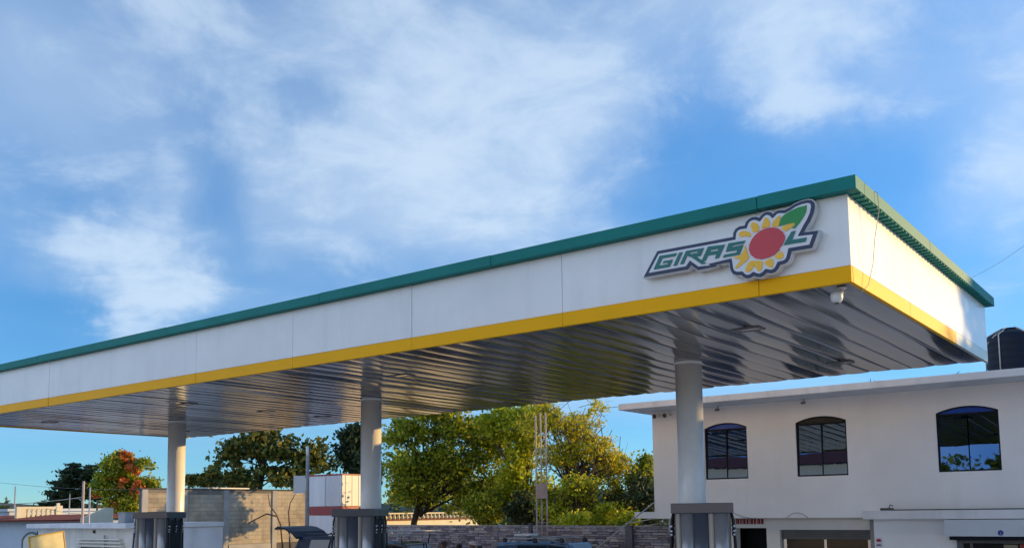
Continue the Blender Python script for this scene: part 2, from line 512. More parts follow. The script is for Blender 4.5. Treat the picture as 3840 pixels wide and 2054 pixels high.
def tag(o, label=None, cat=None, group=None, kind=None):
    if label: o['label'] = label
    if cat: o['category'] = cat
    if group: o['group'] = group
    if kind: o['kind'] = kind
    return o


def thing(name, label, cat, loc=(0, 0, 0), rz=0.0, group=None):
    o = bpy.data.objects.new(name, None)
    o.empty_display_size = 0.2
    COL.objects.link(o)
    o.location = loc
    o.rotation_euler = (0, 0, rz)
    return tag(o, label, cat, group)


def outline_mesh(name, outlines, depth, ybase=0.0):
    """outlines: closed polygons (x, z), the later ones holes; a plate facing -Y, front at ybase, depth metres thick"""
    cu = bpy.data.curves.new(name, 'CURVE')
    cu.dimensions = '2D'
    cu.fill_mode = 'BOTH'
    cu.extrude = depth / 2
    for ol in outlines:
        s = cu.splines.new('POLY')
        s.points.add(len(ol) - 1)
        for p, (x, z) in zip(s.points, ol):
            p.co = (x, z, 0, 1)
        s.use_cyclic_u = True
    ob = bpy.data.objects.new(name, cu)
    COL.objects.link(ob)
    dg = bpy.context.evaluated_depsgraph_get()
    me = bpy.data.meshes.new_from_object(ob.evaluated_get(dg))
    bpy.data.objects.remove(ob)
    bpy.data.curves.remove(cu)
    me.name = name
    me.transform(Matrix(((1, 0, 0, 0), (0, 0, -1, ybase + depth / 2), (0, 1, 0, 0), (0, 0, 0, 1))))
    me.update()
    return me


def catenary(a, b, sag, n=14):
    a, b = Vector(a), Vector(b)
    return [a.lerp(b, i / n) - Vector((0, 0, sag * 4 * (i / n) * (1 - i / n))) for i in range(n + 1)]


rnd = random.Random(7)

# ------------------------------------------------------------------ ground
g = MB().box(-1500, 1500, -1500, 1500, -1.0, 0.0).build('ground', 'dirt'); tag(g, kind='structure')
g = MB().box(-45, 25, 4.0, 24.0, 0.004, 0.05).build('pavement', 'forecourt'); tag(g, kind='structure')
g = MB().box(-300, 300, -10.0, 3.8, 0.002, 0.02).build('road', 'asphalt'); tag(g, kind='structure')
for k in range(24):
    MB().box(-60 + k * 5, -57.5 + k * 5, -3.2, -3.06, 0.02, 0.024).build('lane_marking', 'sign_white', g)
# far hill ridge
hv, hf = [], []
cnt = 60
for i in range(cnt):
    a = R(-75 + i * 2.2)             # bearing left to right of the camera's forward axis
    fw = Vector((C_F.x, C_F.y, 0)).normalized(); rt = Vector((C_R.x, C_R.y, 0)).normalized()
    d = (fw * math.cos(a) + rt * math.sin(a)) * 520
    h = 7 + 6 * math.sin(i * 0.37 + 1) + 3 * math.sin(i * 1.1) + (2 if i < 24 else 0)
    hv += [(d.x, d.y, -1), (d.x, d.y, max(h, 3)), (d.x * 1.3, d.y * 1.3, -1)]
for i in range(cnt - 1):
    hf += [(i * 3, i * 3 + 3, i * 3 + 4, i * 3 + 1), (i * 3 + 1, i * 3 + 4, i * 3 + 5, i * 3 + 2)]
me = bpy.data.meshes.new('hills'); me.from_pydata(hv, [], hf)
tag(link('hills', me, 'hill'), kind='structure')

# ------------------------------------------------------------------ canopy
AX, AY, CL, CW = -3.233, 10.835, 24.67, 7.92
ZS, HF, GH, GO = EYE + 2.6, 1.026, 0.165, 0.14
BX = AX - CL
BY2 = AY + CW
YB = 0.175                                   # height of the yellow band
canopy = thing('canopy', 'long flat filling station canopy with white fascia, yellow band and green cornice', 'canopy', (AX - CL / 2, AY + CW / 2, 0))
coff = -Vector((AX - CL / 2, AY + CW / 2, 0))


def cpart(mb, name, material, bevel=0.0, parent=None):
    mb.v = [(x + coff.x, y + coff.y, z) for x, y, z in mb.v]
    return mb.build(name, material, parent or canopy, bevel)


P0, PL = 1.119, 2.9076
xs = [AX] + [AX - P0 - k * PL for k in range(9) if AX - P0 - k * PL > BX + 0.3] + [BX]
gap = 0.003
for i in range(len(xs) - 1):
    x1, x0 = xs[i] - (gap if i else 0), xs[i + 1] + (gap if i < len(xs) - 2 else 0)
    t = rnd.uniform(-0.006, 0.006)
    t2 = rnd.uniform(-0.006, 0.006)
    for (ya, yb, s) in ((AY, AY + 0.05, -1), (BY2 - 0.05, BY2, 1)):
        cpart(MB().box(x0, x1, ya + t, yb + t, ZS + YB + 0.003, ZS + HF), 'fascia_panel', 'fascia', 0.004)
        cpart(MB().box(x0, x1, ya - 0.004 + t2, yb + 0.004 + t2, ZS - 0.02 if s < 0 else ZS + 0.03, ZS + YB), 'yellow_band', 'yellow', 0.004)
ys = [AY + 0.052, AY + 2.55, AY + 5.05, AY + CW - 0.052]
for i in range(3):
    y0, y1 = ys[i] + (gap if i else 0), ys[i + 1] - (gap if i < 2 else 0)
    for (xa, xb) in ((AX - 0.05, AX), (BX, BX + 0.05)):
        cpart(MB().box(xa, xb, y0, y1, ZS + YB + 0.003, ZS + HF), 'fascia_panel', 'fascia', 0.004)
        if i < 2:
            cpart(MB().box(xa - 0.004, xb + 0.004, y0, y1, ZS - 0.02, ZS + YB), 'yellow_band', 'yellow', 0.004)
        else:
            cpart(MB().box(xa - 0.004, xb + 0.004, y0, y0 + 0.3, ZS - 0.02, ZS + YB), 'yellow_band', 'yellow', 0.004)
            b = cpart(MB().box(xa - 0.003, xb + 0.003, y0 + 0.306, y1, ZS - 0.02, ZS + YB), 'yellow_band', 'fascia_cream', 0.004)
            b['label'] = 'end of the band bleached to cream'
# dark backing inside the fascia so that the joints read dark
cpart(MB().box(BX + 0.06, AX - 0.06, AY + 0.055, AY + 0.08, ZS + 0.02, ZS + HF - 0.02)
      .box(BX + 0.06, AX - 0.06, BY2 - 0.08, BY2 - 0.055, ZS + 0.02, ZS + HF - 0.02)
      .box(AX - 0.08, AX - 0.055, AY + 0.09, BY2 - 0.09, ZS + 0.02, ZS + HF - 0.02)
      .box(BX + 0.055, BX + 0.08, AY + 0.09, BY2 - 0.09, ZS + 0.02, ZS + HF - 0.02), 'fascia_backing', 'dark_gap')
# cornice
cx = [AX + GO, AX - 1.05, AX - 5.2, AX - 9.0, AX - 13.6, AX - 18.9, BX - GO]
for i in range(len(cx) - 1):
    x1, x0 = cx[i] - (0.004 if i else 0), cx[i + 1] + (0.004 if i < len(cx) - 2 else 0)
    dz = 0.004 * (i % 2)
    cpart(MB().box(x0, x1, AY - GO, AY + 0.20, ZS + HF + 0.003, ZS + HF + GH - dz), 'cornice', 'green', 0.006)
    cpart(MB().box(x0, x1, BY2 - 0.20, BY2 + GO, ZS + HF + 0.003, ZS + HF + GH - dz), 'cornice', 'green', 0.006)
cy = [AY + 0.203, AY + 3.3, BY2 - 0.203]
for i in range(2):
    for xa, xb in ((AX - 0.2, AX + GO), (BX - GO, BX + 0.2)):
        cpart(MB().box(xa, xb, cy[i] + (0.004 if i else 0), cy[i + 1] - (0 if i else 0.004), ZS + HF + 0.003, ZS + HF + GH - 0.003 * i), 'cornice', 'green', 0.006)
# ribs seen under the cornice of the short end
for k in range(48):
    y = AY + 0.10 + k * (CW - 0.2) / 47
    o = MB().box(AX + 0.012 + coff.x, AX + GO - 0.012 + coff.x, -0.03, 0.03, ZS + HF - 0.012, ZS + HF + 0.0005) if k == 0 else None
    if k == 0:
        rib_me = o.mesh('cornice_rib')
        rib_me.materials.append(M['green'])
    r_ = bpy.data.objects.new('cornice_rib', rib_me)
    COL.objects.link(r_); r_.parent = canopy
    r_.location = (0, y + coff.y, 0)
cpart(MB().box(BX + 0.21, AX - 0.21, AY + 0.21, BY2 - 0.21, ZS + HF - 0.06, ZS + HF - 0.01), 'roof_deck', 'deck')
# soffit planks run across the canopy
npl = 60
PITCH = (CL - 0.12) / npl
L2 = (CW - 0.13) / 2
prof = [(-0.2040, 0.05), (-0.1995, 0.018)]
for i in range(13):
    u = -1 + i / 6
    prof.append((0.194 * u, 0.0085 * u * u + 0.0008 * math.sin(5 * u)))
prof += [(0.1995, 0.018), (0.2040, 0.05)]
NPR, NSEG = len(prof), 12
pms = []
for variant in range(6):
    rv = random.Random(90 + variant)
    pv, pf = [], []
    ph = [rv.uniform(0, 6.28) for _ in range(4)]
    for j in range(NSEG + 1):
        y = -L2 + 2 * L2 * j / NSEG
        w_ = 0.0038 * math.sin(y * 1.3 + ph[0]) + 0.0025 * math.sin(y * 2.9 + ph[1])
        tw = 0.014 * math.sin(y * 0.9 + ph[2]) + 0.009 * math.sin(y * 2.1 + ph[3])
        pv += [(x, y, z + w_ + tw * x) for x, z in prof]
    for j in range(NSEG):
        for i in range(NPR - 1):
            pf.append((j * NPR + i, (j + 1) * NPR + i, (j + 1) * NPR + i + 1, j * NPR + i + 1))
    pm = bpy.data.meshes.new('soffit_plank')
    pm.from_pydata(pv, [], pf)
    pm.polygons.foreach_set('use_smooth', [True] * len(pf))
    pm.materials.append(M['soffit'])
    pms.append(pm)
for k in range(npl):
    o = bpy.data.objects.new('soffit_plank', pms[rnd.randrange(6)])
    COL.objects.link(o); o.parent = canopy
    o.location = (BX + 0.06 + PITCH * (k + 0.5) + coff.x, AY + CW / 2 + coff.y, ZS + rnd.uniform(0, 0.004))
    o.rotation_euler = (rnd.gauss(0, 0.0009), rnd.gauss(0, 0.024), 0)
cpart(MB().box(BX + 0.09, AX - 0.09, AY + 0.085, BY2 - 0.085, ZS + 0.055, ZS + 0.08), 'soffit_backing', 'dark_gap')
# recessed lamps in the soffit
lamp_n = 0
for lx in (-5.37, -12.35, -19.3, -25.8):
    for ly in (12.88, 15.15, 17.05):
        if (lx in (-5.37, -25.8) and ly == 15.15):
            continue
        f = MB()
        w, h = 0.22, 0.13
        f.box(lx - w, lx + w, ly - h, ly - h + 0.05, ZS - 0.014, ZS + 0.02).box(lx - w, lx + w, ly + h - 0.05, ly + h, ZS - 0.014, ZS + 0.02)
        f.box(lx - w, lx - w + 0.05, ly - h + 0.051, ly + h - 0.051, ZS - 0.013, ZS + 0.02).box(lx + w - 0.05, lx + w, ly - h + 0.051, ly + h - 0.051, ZS - 0.013, ZS + 0.02)
        fo = cpart(f, 'light_fixture', 'lamp_trim')
        cpart(MB().box(lx - w + 0.052, lx + w - 0.052, ly - h + 0.052, ly + h - 0.052, ZS - 0.009, ZS - 0.002), 'lens', 'lens', parent=fo)
# columns
CY0, CD = 15.178, 0.4726
for cxx in (-23.2165, -15.5288, -7.4778):
    c = cpart(MB().lathe([(CD / 2, 0.05), (CD / 2, ZS + 0.03)], cxx, CY0, 48), 'column', 'column')
    cpart(MB().lathe([(CD / 2 + 0.012, ZS - 0.03), (CD / 2 + 0.012, ZS + 0.02)], cxx, CY0, 48), 'collar', 'column', parent=c)
    cpart(MB().box(cxx - 0.36, cxx + 0.36, CY0 - 0.36, CY0 + 0.36, 0.02, 0.07), 'base_plate', 'grey_pole', parent=c)

# ------------------------------------------------------------------ logo sign on the fascia
A2 = lambda p: on_plane(2400 + p[0] / 4.3065, 740 + p[1] / 4.3065, 1, AY - 0.14)
A3 = lambda p: on_plane(2720 + p[0] / 4.3053, 740 + p[1] / 4.3053, 1, AY - 0.14)
SGX, SGZ = -4.73, 5.5


def T2(pts): return [(A2(p).x - SGX, A2(p).z - SGZ) for p in pts]
def T3(pts): return [(A3(p).x - SGX, A3(p).z - SGZ) for p in pts]


def smooth_ring(pts, keep=(), n=2):
    """Catmull-Rom through a closed ring"""
    out = []
    k = len(pts)
    for i in range(k):
        p0, p1, p2, p3 = (Vector(pts[(i + j - 1) % k]) for j in range(4))
        for s in range(n + 1):
            t = s / (n + 1)
            q = 0.5 * ((2 * p1) + (p2 - p0) * t + (2 * p0 - 5 * p1 + 4 * p2 - p3) * t * t + (3 * p1 - p0 - 3 * p2 + p3) * t ** 3)
            out.append((q.x, q.y))
    return out


def offset_ring(pts, d):
    """shift each edge inwards by d (anticlockwise ring) and intersect neighbours, limited mitres"""
    area = sum(pts[i][0] * pts[(i + 1) % len(pts)][1] - pts[(i + 1) % len(pts)][0] * pts[i][1] for i in range(len(pts)))
    s = 1 if area > 0 else -1
    out = []
    n = len(pts)
    for i in range(n):
        a, b, c = Vector(pts[i - 1]), Vector(pts[i]), Vector(pts[(i + 1) % n])
        e1, e2 = (b - a).normalized(), (c - b).normalized()
        n1, n2 = Vector((-e1.y, e1.x)) * s, Vector((-e2.y, e2.x)) * s
        mid = n1 + n2
        if mid.length < 1e-4:
            mid = n1
        mid.normalize()
        k = d / max(mid.dot(n1), 0.45)
        q = b + mid * k
        out.append((q.x, q.y))
    return out


outer = (T2([(60, 1285), (280, 868)]) +
         T3([(122, 640), (130, 570), (165, 508), (225, 470), (312, 455), (330, 400), (380, 345), (440, 316), (500, 312), (550, 328),
             (582, 285), (632, 242), (690, 227), (740, 242), (770, 268), (812, 225), (870, 203), (960, 203), (1030, 165), (1120, 105),
             (1230, 60), (1330, 38), (1390, 42), (1432, 80), (1442, 150), (1420, 255), (1372, 370), (1305, 480), (1262, 563),
             (1497, 535), (1397, 812), (1065, 868), (1052, 920), (1035, 985), (1000, 1040), (950, 1070), (880, 1088), (850, 1150),
             (800, 1203), (735, 1225), (665, 1212), (620, 1258), (560, 1285), (505, 1282), (455, 1262), (400, 1298), (335, 1305),
             (285, 1282), (255, 1250), (180, 1255), (122, 1235), (85, 1180), (72, 1110), (62, 1045)]) +
         T2([(1205, 1088), (1250, 1108), (930, 1172), (815, 1090), (770, 1160)]))
inner = offset_ring(outer, 0.042)
logo = thing('logo_sign', 'sunflower logo sign reading GIRASOL mounted on the long white fascia', 'sign', (SGX, AY - 0.005, SGZ))
YF = AY - 0.14 - (AY - 0.005)                 # front of the sign in its own frame
grow = offset_ring(outer, -0.012)
link('backing_box', outline_mesh('backing_box', [grow], 0.10, YF + 0.012), 'sign_edge', logo)
link('outline_plate', outline_mesh('outline_plate', [outer], 0.012, YF), 'navy', logo)
link('face_plate', outline_mesh('face_plate', [inner], 0.008, YF - 0.006), 'sign_white', logo)
LETTERS = {
    'G': [T2([(230, 1165), (325, 948), (600, 902), (578, 950), (368, 985), (312, 1105), (450, 1080), (463, 1052), (375, 1066), (393, 1030), (537, 1005), (487, 1120)])],
    'I': [T2([(545, 1108), (640, 897), (697, 886), (602, 1098)])],
    'R': [T2([(655, 1082), (752, 868), (1040, 818), (985, 945), (918, 960), (1075, 1065), (1005, 1082), (838, 968), (768, 945), (712, 1072)]),
          T2([(820, 893), (948, 870), (936, 898), (806, 922)])],
    'A': [T2([(1000, 1035), (1105, 798), (1378, 766), (1278, 980), (1215, 992), (1245, 918), (1105, 942), (1062, 1025)]),
          T2([(1152, 852), (1280, 830), (1266, 862), (1138, 884)])],
    'S': [T3([(60, 745), (330, 700), (305, 747), (122, 780), (105, 806), (298, 768), (237, 925), (-32, 975), (-12, 930), (185, 893), (203, 852), (12, 882)])],
    'L': [T3([(1075, 555), (1140, 540), (1082, 690), (1322, 650), (1300, 715), (945, 775)])],
}
for ch, ols in LETTERS.items():
    link('letter', outline_mesh('letter', ols, 0.012, YF - 0.017), 'teal', logo)
disc = T3([(780, 490), (860, 505), (930, 560), (970, 630), (960, 700), (915, 780), (870, 830), (885, 845), (800, 925), (700, 975),
           (590, 1000), (490, 985), (420, 930), (388, 850), (395, 770), (430, 690), (490, 610), (570, 545), (660, 505), (720, 492)])
link('flower_disc', outline_mesh('flower_disc', [disc], 0.014, YF - 0.019), 'red_disc', logo)
PET = [[(225, 590), (260, 555), (330, 545), (400, 570), (420, 610), (390, 640), (330, 625), (270, 640), (235, 630)],
       [(415, 440), (450, 408), (500, 415), (545, 470), (550, 530), (500, 560), (450, 565), (430, 510)],
       [(635, 350), (660, 330), (700, 350), (720, 410), (715, 470), (640, 490), (590, 500), (610, 420)],
       [(790, 380), (880, 295), (890, 340), (870, 460), (840, 475), (755, 465)],
       [(910, 495), (1020, 440), (1120, 420), (1090, 470), (990, 545), (960, 540)],
       [(330, 780), (350, 860), (385, 970), (330, 1040), (190, 1145), (165, 1125), (240, 1035), (230, 1000), (160, 985), (150, 965), (240, 940), (300, 870)],
       [(400, 1040), (470, 1025), (600, 1035), (605, 1100), (580, 1180), (530, 1185), (490, 1120), (470, 1110), (410, 1190), (350, 1205), (330, 1180), (350, 1110)],
       [(640, 1050), (740, 990), (775, 1010), (780, 1080), (760, 1130), (700, 1120)],
       [(800, 960), (890, 885), (930, 890), (945, 940), (920, 985), (850, 995)]]
for p in PET:
    link('petal', outline_mesh('petal', [smooth_ring(T3(p))], 0.010, YF - 0.015), 'petal', logo)
LEAF = [(875, 470), (905, 340), (960, 280), (1060, 220), (1180, 165), (1320, 130), (1310, 230), (1270, 320), (1200, 420), (1130, 500), (1080, 505),
        (1135, 440), (1120, 412), (1010, 432)]
link('leaf', outline_mesh('leaf', [T3(LEAF)], 0.009, YF - 0.014), 'leaf_green', logo)

# ------------------------------------------------------------------ dome camera and its cable at the canopy corner
dc = thing('security_camera', 'white dome security camera under the near corner of the canopy', 'camera', (-3.44, 11.12, ZS))
dc.scale = (0.85, 0.85, 0.85)
MB().lathe([(0.062, -0.03), (0.066, -0.015), (0.066, 0.0)], 0, 0, 20).build('mount', 'white_plastic', dc)
MB().tube([(0, 0, -0.02), (0, 0.0, -0.07), (-0.03, -0.03, -0.10)], 0.028, 10).build('bracket', 'white_plastic', dc)
MB().lathe([(0.0, -0.23), (0.045, -0.222), (0.075, -0.19), (0.085, -0.15), (0.085, -0.10), (0.07, -0.075), (0.0, -0.068)], -0.06, -0.05, 20).build('housing', 'white_plastic', dc)
MB().lathe([(0.0, -0.245), (0.03, -0.238), (0.05, -0.224), (0.0, -0.222)], -0.06, -0.05, 16).build('lens', 'lens', dc)
pts = [Vector((AX - 0.4, AY + 0.9, ZS + HF + GH + 0.02)), Vector((AX + 0.05, AY + 0.62, ZS + HF + GH + 0.05)), Vector((AX + GO + 0.03, AY + 0.62, ZS + HF + GH - 0.02)),
       Vector((AX + GO + 0.03, AY + 0.66, ZS + HF - 0.05)), Vector((AX + 0.10, AY + 0.66, ZS + 0.62)), Vector((AX + 0.08, AY + 0.60, ZS + 0.30)),
       Vector((AX + 0.06, AY + 0.44, ZS + 0.02)), Vector((AX + 0.0, AY + 0.34, ZS - 0.09)), Vector((AX - 0.09, AY + 0.28, ZS - 0.09)), Vector((-3.44, 11.13, ZS - 0.03))]
tag(MB().tube(pts, 0.0045, 6).build('cable', 'pale_wire'), 'thin pale cable looping from the canopy cornice down to the dome camera', 'cable')

# ------------------------------------------------------------------ two-storey building behind the canopy
FY = 22.0
bld = thing('building', 'two-storey off-white building with arched upper windows and shops below', 'building', (0, FY, 0))
X0, X1 = -11.94, 9.0


def bpart(mb, name, material, parent=None, bevel=0.0):
    mb.v = [(x, y - FY, z) for x, y, z in mb.v]
    return mb.build(name, material, parent or bld, bevel)


def arch(x0, x1, z0, zs, rise, n=14):
    """rectangle with a shallow arched head"""
    pts = [(x0, z0), (x1, z0), (x1, zs)]
    w = (x1 - x0) / 2
    rad = (w * w + rise * rise) / (2 * rise)
    czz = zs + rise - rad
    a0 = math.asin(w / rad)
    for i in range(1, n):
        a = a0 - 2 * a0 * i / n
        pts.append(((x0 + x1) / 2 + rad * math.sin(a), czz + rad * math.cos(a)))
    pts.append((x0, zs))
    return pts


WINS = [(-10.45, -9.31), (-8.07, -6.865), (-4.91, -3.665), (-1.1, 0.15), (2.2, 3.45), (5.6, 6.85)]
WZ0, WZS, WRISE = 3.425, 4.715, 0.125
holes = [arch(a, b, WZ0, WZS, WRISE) for a, b in WINS]
link('wall', outline_mesh('wall', [[(X0, 2.45), (X1, 2.45), (X1, 5.265), (X0, 5.265)]] + holes, 0.2, 0.0), 'plaster', bld)
bpart(MB().box(X0, X0 + 0.2, FY + 0.203, FY + 10, 2.45, 5.265).box(X1 - 0.2, X1, FY + 0.203, FY + 10, 2.45, 5.265)
      .box(X0, X1, FY + 10.003, FY + 10.2, 0, 5.265), 'wall', 'plaster')
bpart(MB().box(X0 - 0.44, X1 + 0.4, FY - 1.0, FY + 10.4, 5.268, 5.425), 'roof_slab', 'slab', bevel=0.01)
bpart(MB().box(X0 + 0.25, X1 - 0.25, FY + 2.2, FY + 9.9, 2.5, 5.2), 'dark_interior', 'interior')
for i, (a, b) in enumerate(WINS):
    fr = 0.034
    wo_ = arch(a - 0.004, b + 0.004, WZ0 - 0.004, WZS + 0.004, WRISE)
    wi_ = arch(a + fr, b - fr, WZ0 + fr, WZS - fr * 0.6, WRISE * 0.93)
    f = link('window', outline_mesh('window_frame', [wo_, wi_], 0.07, 0.035), 'frame_dark', bld)
    f['label'] = 'arched window with dark frame and tinted mirror glass'
    mx_ = (a + b) / 2
    zt = WZS - 0.045
    mbm = MB().box(a + fr, b - fr, 0.045, 0.085, zt - 0.02, zt + 0.02)
    if i != 2:
        mbm.box(mx_ - 0.012, mx_ + 0.012, 0.05, 0.085, WZ0 + fr, zt - 0.0205)
    mbm.build('mullion', 'frame_dark', f)
    lun = [(x, z) for x, z in arch(a + fr, b - fr, zt + 0.0205, WZS - fr * 0.6, WRISE * 0.93)]
    link('pane', outline_mesh('pane', [lun], 0.01, 0.07), 'glass_blue' if i != 1 else 'glass_dark', f)
    for q, (pa, pb) in enumerate(((a + fr, mx_ - 0.0125), (mx_ + 0.0125, b - fr))):
        pn = MB().box(pa, pb, 0.0, 0.008, WZ0 + fr, zt - 0.021).build('pane', 'glass_mirror', f)
        pn.location = (0, 0.072, 0)
        pn.rotation_euler = (-0.028 + rnd.gauss(0, 0.0006), 0, rnd.gauss(0, 0.001))
        pn.location.y -= 0.113
# floor slab edge with a stub running past the corner
bpart(MB().box(X0 - 0.61, X0 - 0.003, FY - 0.002, FY + 6, 2.455, 2.625), 'floor_slab', 'plaster', bevel=0.008)
# projecting ledge on the right half, grimy line on its top
ld = bpart(MB().box(-6.50, X1, FY - 0.30, FY - 0.003, 2.41, 2.60), 'ledge', 'slab', bevel=0.008)
bpart(MB().box(-5.9, X1 - 0.2, FY - 0.26, FY - 0.006, 2.602, 2.625), 'grime_line', 'grime', parent=ld)
# ground floor, set back under the upper storey
GY = FY + 0.35
bpart(MB().box(-11.72, -11.40, GY, GY + 0.3, 2.14, 2.447), 'beam_end', 'plaster_warm')
bpart(MB().box(-11.52, -9.86, GY + 0.004, GY + 0.3, 0, 2.447), 'pier', 'plaster_warm')
bpart(MB().box(-9.04, -8.70, GY, GY + 0.3, 0, 2.447), 'pier', 'plaster_warm')
bpart(MB().box(-8.697, -6.52, GY, GY + 0.3, 2.16, 2.446), 'beam', 'plaster_warm')
bpart(MB().box(-6.53, -6.36, GY - 0.06, GY + 0.3, 0, 2.445), 'pier', 'concrete')
bpart(MB().box(-6.355, X1, FY - 0.001, GY + 0.3, 0, 2.405), 'shop_wall', 'plaster')
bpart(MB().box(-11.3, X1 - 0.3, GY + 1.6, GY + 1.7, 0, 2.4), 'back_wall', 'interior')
# dark doorway with its red lettered board
bpart(MB().box(-9.855, -9.045, GY + 0.05, GY + 0.12, 2.20, 2.28), 'door_lintel', 'plaster_warm')
rb = bpart(MB().box(-9.855, -9.045, GY + 0.02, GY + 0.05, 2.285, 2.44), 'sign_board', 'plaster_warm')
lx = -9.84
for w in (0.03, 0.07, 0.05, 0.025, 0.075, 0.075, 0.03, 0.075, 0.07, 0.03, 0.07, 0.075):
    bpart(MB().box(lx, lx + w * 0.82, GY + 0.012, GY + 0.02, 2.30, 2.43), 'red_letter', 'red_sign', parent=rb)
    lx += w + 0.006
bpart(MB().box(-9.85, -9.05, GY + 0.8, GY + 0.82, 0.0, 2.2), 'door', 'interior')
# roller shutter shop front
sh = bpart(MB().box(-8.66, -6.56, GY + 0.10, GY + 0.28, 1.93, 2.157), 'roller_shutter', 'shutter')
for k in range(4):
    bpart(MB().box(-8.65, -6.57, GY + 0.075, GY + 0.098, 1.935 + k * 0.055, 1.935 + k * 0.055 + 0.045), 'slat', 'shutter', parent=sh, bevel=0.006)
sf = bpart(MB().box(-8.66, -8.58, GY + 0.12, GY + 0.2, 0, 1.927).box(-6.64, -6.56, GY + 0.12, GY + 0.2, 0, 1.927).box(-7.66, -7.60, GY + 0.12, GY + 0.2, 0, 1.927), 'shop_front', 'chrome')
bpart(MB().box(-8.575, -7.665, GY + 0.15, GY + 0.16, 0, 1.925), 'pane', 'glass_dark', parent=sf)
bpart(MB().box(-7.595, -6.645, GY + 0.15, GY + 0.16, 0, 1.925), 'pane', 'glass_dark', parent=sf)
# right-hand shop: sign box, dark awning rail and window with goods
sb = bpart(MB().box(-4.80, 2.5, FY - 0.33, FY - 0.004, 2.045, 2.395), 'sign_box', 'signbox', bevel=0.006)
cxl = on_plane(3752, 1996, 1, FY - 0.34)
emb = MB()
ring = []
for j in range(20):
    an = 2 * math.pi * j / 20
    ring.append((cxl.x + 0.055 * math.cos(an), cxl.z + 0.055 * math.sin(an)))
tri = [(cxl.x - 0.012, cxl.z - 0.03), (cxl.x + 0.012, cxl.z - 0.03), (cxl.x, cxl.z + 0.015)]
link('emblem', outline_mesh('emblem', [ring, tri], 0.006, -0.337), 'sticker_blue', bld).parent = sb
bpart(MB().box(-4.72, 2.4, FY - 0.26, FY - 0.006, 1.965, 2.042), 'awning_rail', 'frame_dark')
sw = bpart(MB().box(-4.62, 2.3, FY - 0.06, FY - 0.006, 1.90, 1.962).box(-4.62, -4.50, FY - 0.06, FY - 0.006, 0.6, 1.897).box(-4.36, -4.31, FY - 0.055, FY - 0.006, 0.6, 1.897), 'shop_window', 'shutter')
bpart(MB().box(-4.49, 2.3, FY - 0.03, FY - 0.02, 0.6, 1.896), 'pane', 'glass_dark', parent=sw)
bpart(MB().box(-3.42, -3.32, FY - 0.05, FY - 0.032, 1.2, 1.88), 'red_goods', 'goods_red', parent=sw)
bpart(MB().box(-3.72, -3.46, FY - 0.05, FY - 0.032, 1.2, 1.87), 'tan_goods', 'goods_tan', parent=sw)
# small notice on the shop wall
a = on_plane(3283, 2013, 1, FY); b = on_plane(3311, 2054, 1, FY)
nt_ = thing('notice', 'small white notice with a red emblem on the shop wall', 'notice', (a.x, FY - 0.012, b.z))
w, h = b.x - a.x, a.z - b.z
MB().box(0, w, 0, 0.008, 0, h).build('panel', 'sign_white', nt_)
el = [(w * 0.48 + 0.38 * w * math.cos(t * 0.3142), h * 0.68 + 0.2 * h * math.sin(t * 0.3142)) for t in range(20)]
sl = [(w * 0.42, h * 0.62), (w * 0.86, h * 0.70), (w * 0.84, h * 0.64), (w * 0.5, h * 0.58)]
link('emblem', outline_mesh('emblem', [el, sl], 0.004, -0.005), 'sticker_red', nt_)
MB().box(w * 0.12, w * 0.84, -0.004, -0.001, h * 0.22, h * 0.31).build('text_line', 'sticker_blue', nt_)
MB().box(w * 0.2, w * 0.76, -0.004, -0.001, h * 0.34, h * 0.40).build('text_line', 'sticker_red', nt_)
# twin floodlights under the eaves
q = on_plane(2455, 1552, 1, FY)
fl = thing('floodlight', 'pair of small floodlights under the building eaves by its corner', 'floodlight', (q.x + 0.08, FY - 0.002, q.z - 0.05))
MB().box(0, 0.42, -0.04, 0.0, -0.03, 0.03).build('mount', 'white_plastic', fl)
for dx in (0.06, 0.36):
    hd = MB().tube([(dx, -0.04, 0.0), (dx - 0.02, -0.12, -0.01), (dx - 0.03, -0.22, -0.03)], [0.035, 0.06, 0.075], 12).build('lamp_head', 'plaster_warm', fl)
    MB().tube([(dx - 0.03, -0.221, -0.03), (dx - 0.031, -0.23, -0.032)], 0.06, 12).build('lens', 'rust', hd)
for px, py in ((2680, 1527), (3003, 1484)):
    q = on_plane(px, py, 1, FY - 0.3)
    s = thing('eave_camera', 'small dark camera under the building eaves %s' % ('beside the nearest canopy column' if px < 2800 else 'above the middle arched window'), 'camera', (q.x, FY - 0.12, 5.268))
    MB().tube([(0, 0, 0), (0, 0, -0.07)], 0.02, 8).build('mount', 'grey_pole', s)
    MB().tube([(0, 0.03, -0.09), (0, -0.12, -0.11)], 0.035, 10).build('housing', 'lamp_trim', s)
# cables hanging on the facade
a = on_plane(2738, 1915, 1, FY - 0.02); b = on_plane(2840, 1942, 1, FY - 0.02)
tag(MB().tube(catenary(a, b, 0.05), 0.006, 5).build('cable', 'wire'), 'thin cable drooping on the facade above the dark doorway', 'cable')
a = on_plane(2950, 1940, 1, FY - 0.02); b = on_plane(3030, 1940, 1, FY - 0.02)
tag(MB().tube(catenary(a, b, -0.12), 0.006, 5).build('cable', 'wire'), 'thin cable arching on the facade above the roller shutter', 'cable')
q = on_plane(3325, 1908, 1, FY - 0.2)
jb = MB().box(q.x - 0.13, q.x + 0.13, FY - 0.24, FY - 0.12, 2.603, 2.66).tube([(q.x + 0.05, FY - 0.2, 2.66), (q.x + 0.08, FY - 0.2, 2.73), (q.x + 0.14, FY - 0.2, 2.70)], 0.012, 6)
tag(jb.build('rubble', 'grime'), 'small heap of dark debris lying on the ledge', 'debris')

